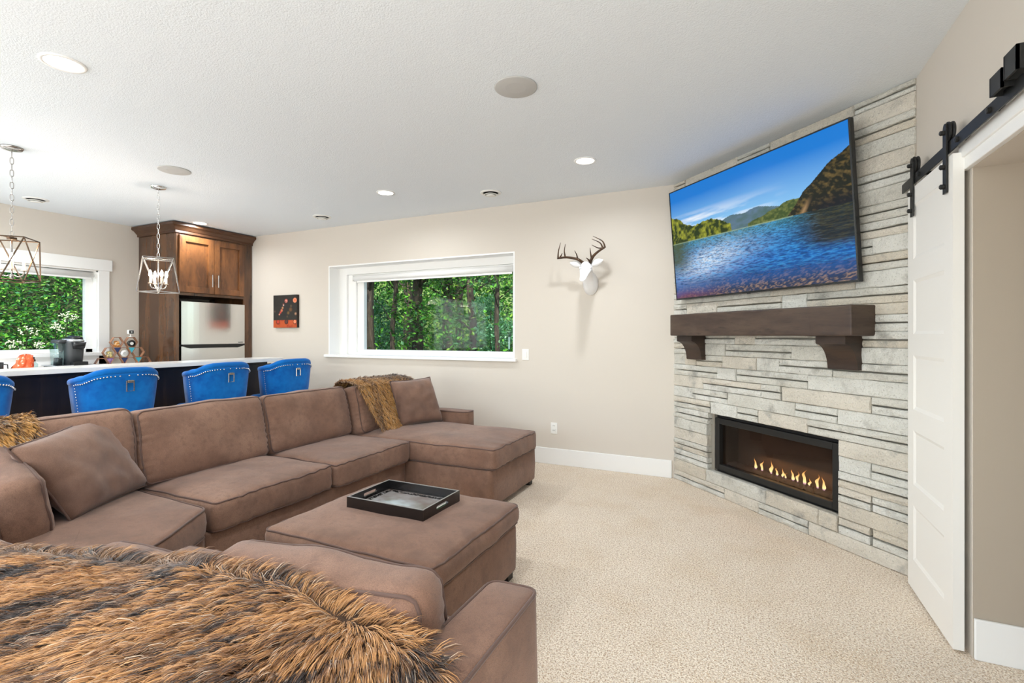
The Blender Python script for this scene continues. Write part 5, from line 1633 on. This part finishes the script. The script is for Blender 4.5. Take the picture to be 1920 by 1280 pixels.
# corner throw at the picture edge
def corner_throw(u, v):
    Y = .90 + .26 * u
    xs = np.interp(v, [0, .3, .5, .62, 1.0], [-3.30, -3.24, -3.12, -3.04, -2.98]); zs = np.interp(v, [0, .3, .5, .62, 1.0], [.70, .91, .945, .92, .76])
    return np.stack([xs + .02 * (fbm(Y * 12, v * 6, 3, 95) - .5), Y, zs], -1)
FT3 = thing('fur_throw', 'tuft of golden faux fur throw over the corner cushion at the picture edge', 'throw', (-3.1, 1.0, .5))
sheet('backing', corner_throw, 16, 24, M['furbase'], FT3)
u, v, p, nr, pu, pv = surf_sample(corner_throw, 9000, 23)
nr = np.where(nr[:, 0:1] * .7 + nr[:, 2:3] * .7 < 0, -nr, nr)
C_ = furcol(p[:, 1] * 1.3, p[:, 2] * 1.1, pv, 87, (206, 152, 78), (60, 44, 34), (150, 104, 58), (206, 184, 150), .9)
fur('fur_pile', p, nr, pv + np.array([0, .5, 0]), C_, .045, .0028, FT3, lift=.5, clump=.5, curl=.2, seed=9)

# ------------------------------------------------------------------ outside
struct(boxo('ground', (-40, -6, -.6), (14, 45, -.25), M['soil']))
def leaves(name, P, size, parent, cols, seed, up=.45, mat='leaf'):
    r_ = np.random.default_rng(seed); n = len(P)
    a = r_.normal(0, 1, (n, 3)); a[:, 2] *= .6; a /= np.linalg.norm(a, axis=1, keepdims=True)
    nn = r_.normal(0, 1, (n, 3)); nn[:, 2] += up * 3; s = np.cross(a, nn); s /= np.linalg.norm(s, axis=1, keepdims=True)
    h = np.cross(s, a)
    L = size * r_.uniform(.6, 1.35, (n, 1)); W_ = L * r_.uniform(.40, .62, (n, 1))
    b0 = P - a * L * .5; t = P + a * L * .5; l = P - s * W_ * .5 + h * W_ * .18 - a * L * .08; r = P + s * W_ * .5 + h * W_ * .18 - a * L * .08
    V = np.stack([b0, l, t, r], 1).reshape(-1, 3)
    k = (np.arange(n) * 4)[:, None]
    F = np.concatenate([k + np.array([[0, 2, 1]]), k + np.array([[0, 3, 2]])], 1).reshape(-1, 3)
    o = link(name, fast_mesh(name, V, F, np.repeat(cols, 4, 0)), M[mat], parent)
    return o
def leafcol(n, seed, P=None, base=((44, 104, 26), (92, 160, 44), (24, 66, 24), (150, 190, 70), (70, 128, 74))):
    r_ = np.random.default_rng(seed)
    pal = np.array([lin(*c) for c in base]); k = r_.choice(len(pal), n, p=[.34, .30, .16, .12, .08])
    return np.clip(pal[k] * r_.uniform(.7, 1.25, (n, 1)), 0, 1)
def blob_points(centers, radii, n, seed):
    r_ = np.random.default_rng(seed); c = np.array(centers); rd = np.array(radii)
    k = r_.choice(len(c), n, p=rd ** 2 / (rd ** 2).sum())
    d = r_.normal(0, 1, (n, 3)); d /= np.linalg.norm(d, axis=1, keepdims=True)
    return c[k] + d * (rd[k] * r_.random(n) ** .45)[:, None] * np.array([1, 1, .8])

# forest behind the wide window
trees = [(-7.41, 8.4, .17, 'thick dark tree trunk just inside the edge of the wide window'), (-7.67, 9.6, .06, 'slim dark tree stem beside the pale feathery shrub'),
         (-7.58, 10.5, .14, 'dark straight tree trunk low in the middle of the wide window'), (-7.31, 11.5, .13, 'dark forked tree trunk high in the middle of the wide window'),
         (-5.82, 10.2, .09, 'pale slim birch trunk near the far side of the wide window'), (-4.61, 9.2, .05, 'thin dark sapling near the window corner thermometer'),
         (-10.2, 13.5, .15, 'dim tree trunk deep in the forest gap'), (-8.45, 14.0, .14, 'distant tree trunk behind the birch')]
for i, (x, y, r, lb) in enumerate(trees):
    t = thing('forest_tree', lb, 'tree', (x, y, -.3), group='forest trees behind the house')
    rr = random.Random(i + 40)
    pts = [(x + rr.uniform(-.06, .06) * k * .5, y, -.3 + k * .9) for k in range(8)]
    B().tube(pts, [r * (1.15 - .07 * k) for k in range(8)], 12).obj('trunk', M['bark'], t, True)
    cen = []; rad = []
    for k in range(5):
        a = rr.uniform(0, 2 * pi); zb = rr.uniform(1.2, 3.4); ln = rr.uniform(.7, 1.6)
        e_ = (x + cos(a) * ln, y + sin(a) * ln * .7, zb + rr.uniform(.3, .9))
        B().tube([(x, y, zb), ((x + e_[0]) / 2, (y + e_[1]) / 2, (zb + e_[2]) / 2 + .1), e_], [r * .28, r * .18, .008], 6).obj('branch', M['bark'], t, True)
        cen.append(e_); rad.append(rr.uniform(.5, .9))
    for k in range(6): cen.append((x + rr.uniform(-1.4, 1.4), y + rr.uniform(-.4, .8), rr.uniform(2.6, 5.2))); rad.append(rr.uniform(.6, 1.0))
    pp = blob_points(cen, rad, 3400, 50 + i)
    lv = leaves('foliage', pp, .105, t, leafcol(len(pp), 60 + i), 70 + i); lv['kind'] = 'stuff'
r_ = np.random.default_rng(5)
n = 34000
pp = np.stack([r_.uniform(-17, -1.5, n), r_.uniform(8.2, 16.5, n), np.abs(r_.normal(0, 1, n)) * 1.1 - .25], -1)
pp[:, 2] += (pp[:, 1] - 8) * .10
o = leaves('undergrowth', pp, .11, None, leafcol(n, 90), 91); tag(o, 'dense green undergrowth of the forest floor behind the house', 'undergrowth', kind='stuff')
n = 34000
pp = np.stack([r_.uniform(-26, -1.0, n), r_.uniform(15, 19, n), r_.uniform(0, 7.5, n)], -1)
keep = fbm(pp[:, 0] * .8 + 50, pp[:, 2] * .8 + 9, 3, 97) > .36
pp = pp[keep]
o = leaves('forest_foliage', pp, .20, None, leafcol(len(pp), 92), 93); tag(o, 'far wall of forest foliage with light gaps', 'foliage', kind='stuff')
V = []; F = []
for j in range(13):
    for i in range(31): V.append((-40 + 2 * i, 19 + 1.5 * j, -.3 + j * 1.1 + .6 * mnoise.noise(Vector((i * .7, j * .7, 5)))))
for j in range(12):
    for i in range(30): F.append([j * 31 + i, j * 31 + i + 1, (j + 1) * 31 + i + 1, (j + 1) * 31 + i])
struct(mesh('hill', V, F, pmat('hill_green', lin(120, 140, 70), .95, var=[(1.2, lin(70, 100, 44), .4, .6), (4, lin(190, 200, 130), .6, .7)]), None, True))
# pale conifer-like shrub
for (x, y, lb) in ((-8.58, 10.2, 'pale feathery shrub beside the thick trunk'), (-5.0, 9.6, 'pale feathery shrub low near the window corner')):
    t = thing('feathery_shrub', lb, 'shrub', (x, y, -.3), group='pale feathery shrubs')
    pp = blob_points([(x, y, .7), (x + .15, y, 1.4), (x - .1, y, 2.0)], [.55, .5, .35], 4200, 131 + int(x * -10))
    leaves('foliage', pp, .07, t, leafcol(len(pp), 133, base=((96, 160, 108), (130, 190, 140), (60, 118, 70), (170, 214, 170), (110, 170, 130))), 134)['kind'] = 'stuff'
    B().tube([(x, y, -.3), (x, y, 1.9)], [.03, .012], 8).obj('stem', M['bark'], t)

# shrub bank outside the left window
V = []; F = []
nx, ny = 24, 40
for j in range(ny + 1):
    for i in range(nx + 1):
        X_ = -8.3 - 9 * i / nx; Y_ = -3 + 14 * j / ny
        V.append((X_, Y_, -.3 + min(1, i / 8) ** 1.2 * 1.6 + i / nx * 3.6 + .3 * mnoise.noise(Vector((X_ * .5, Y_ * .5, 2)))))
for j in range(ny):
    for i in range(nx): F.append([j * (nx + 1) + i, j * (nx + 1) + i + 1, (j + 1) * (nx + 1) + i + 1, (j + 1) * (nx + 1) + i])
struct(mesh('hill', V, F, M['soil'], None, True))
n = 120000
X_ = -8.4 - 7.5 * r_.random(n) ** 1.3; Y_ = r_.uniform(-1.5, 8.5, n)
hgt = -.3 + np.clip((-8.3 - X_) / 3, 0, 1) ** 1.2 * 1.6 + (-8.3 - X_) / 9 * 3.6
lump = fbm(X_ * 1.1 + 60, Y_ * 1.1 + 60, 3, 140)
pp = np.stack([X_, Y_, hgt + .15 + lump * 1.0 * r_.random(n) ** .6], -1)
o = leaves('shrubbery', pp, .066, None, leafcol(n, 141, base=((52, 122, 38), (108, 172, 60), (30, 80, 34), (150, 200, 84), (80, 150, 96))), 142, up=.6)
tag(o, 'sunlit bank of dense green shrubs outside the bar-side window', 'shrubs', kind='stuff')
a25 = radians(25.05)
for i, (uu_, vv_, X0, rr0, lb) in enumerate(((127, 596, -8.9, .12, 'flat white flower cluster high among the shrubs near the window frame'), (52, 622, -8.9, .12, 'large flat white flower cluster in the shrubs above the orange bag'),
                                 (106, 616, -8.8, .08, 'small white flower cluster just above the coffee maker'), (28, 648, -8.8, .10, 'low white flower cluster above the window sill'), (72, 650, -8.8, .06, 'tiny low white flower cluster above the window sill'))):
    xx = (uu_ - 960) / 920
    dx = -sin(a25) + cos(a25) * xx; dy = cos(a25) + sin(a25) * xx; t_ = X0 / dx
    P0 = Vector((X0, dy * t_, CAM_H + (628 - vv_) / 920 * t_))
    fl_ = thing('flower_cluster', lb, 'flower', tuple(P0), group='white flower clusters in the shrubs')
    b = B(); rr = random.Random(i)
    for k in range(46):
        a = rr.uniform(0, 2 * pi); d = rr0 * sqrt(rr.random())
        p = P0 + Vector((.6 * d * cos(a) + .02, d * sin(a), .03 - .55 * d * cos(a) - d * d * 2 + rr.uniform(-.03, .03)))
        bmesh.ops.create_icosphere(b.bm, subdivisions=1, radius=rr.uniform(.006, .013), matrix=Matrix.Translation(p))
    b.obj('florets', M['flower'], fl_, True)['kind'] = 'stuff'
    B().tube([P0 + Vector((0, 0, .01)), P0 + Vector((-.1, 0, -.5))], .006, 6).obj('stalk', M['soil'], fl_)
for o in SC.objects:
    if '_w' in o: del o['_w']
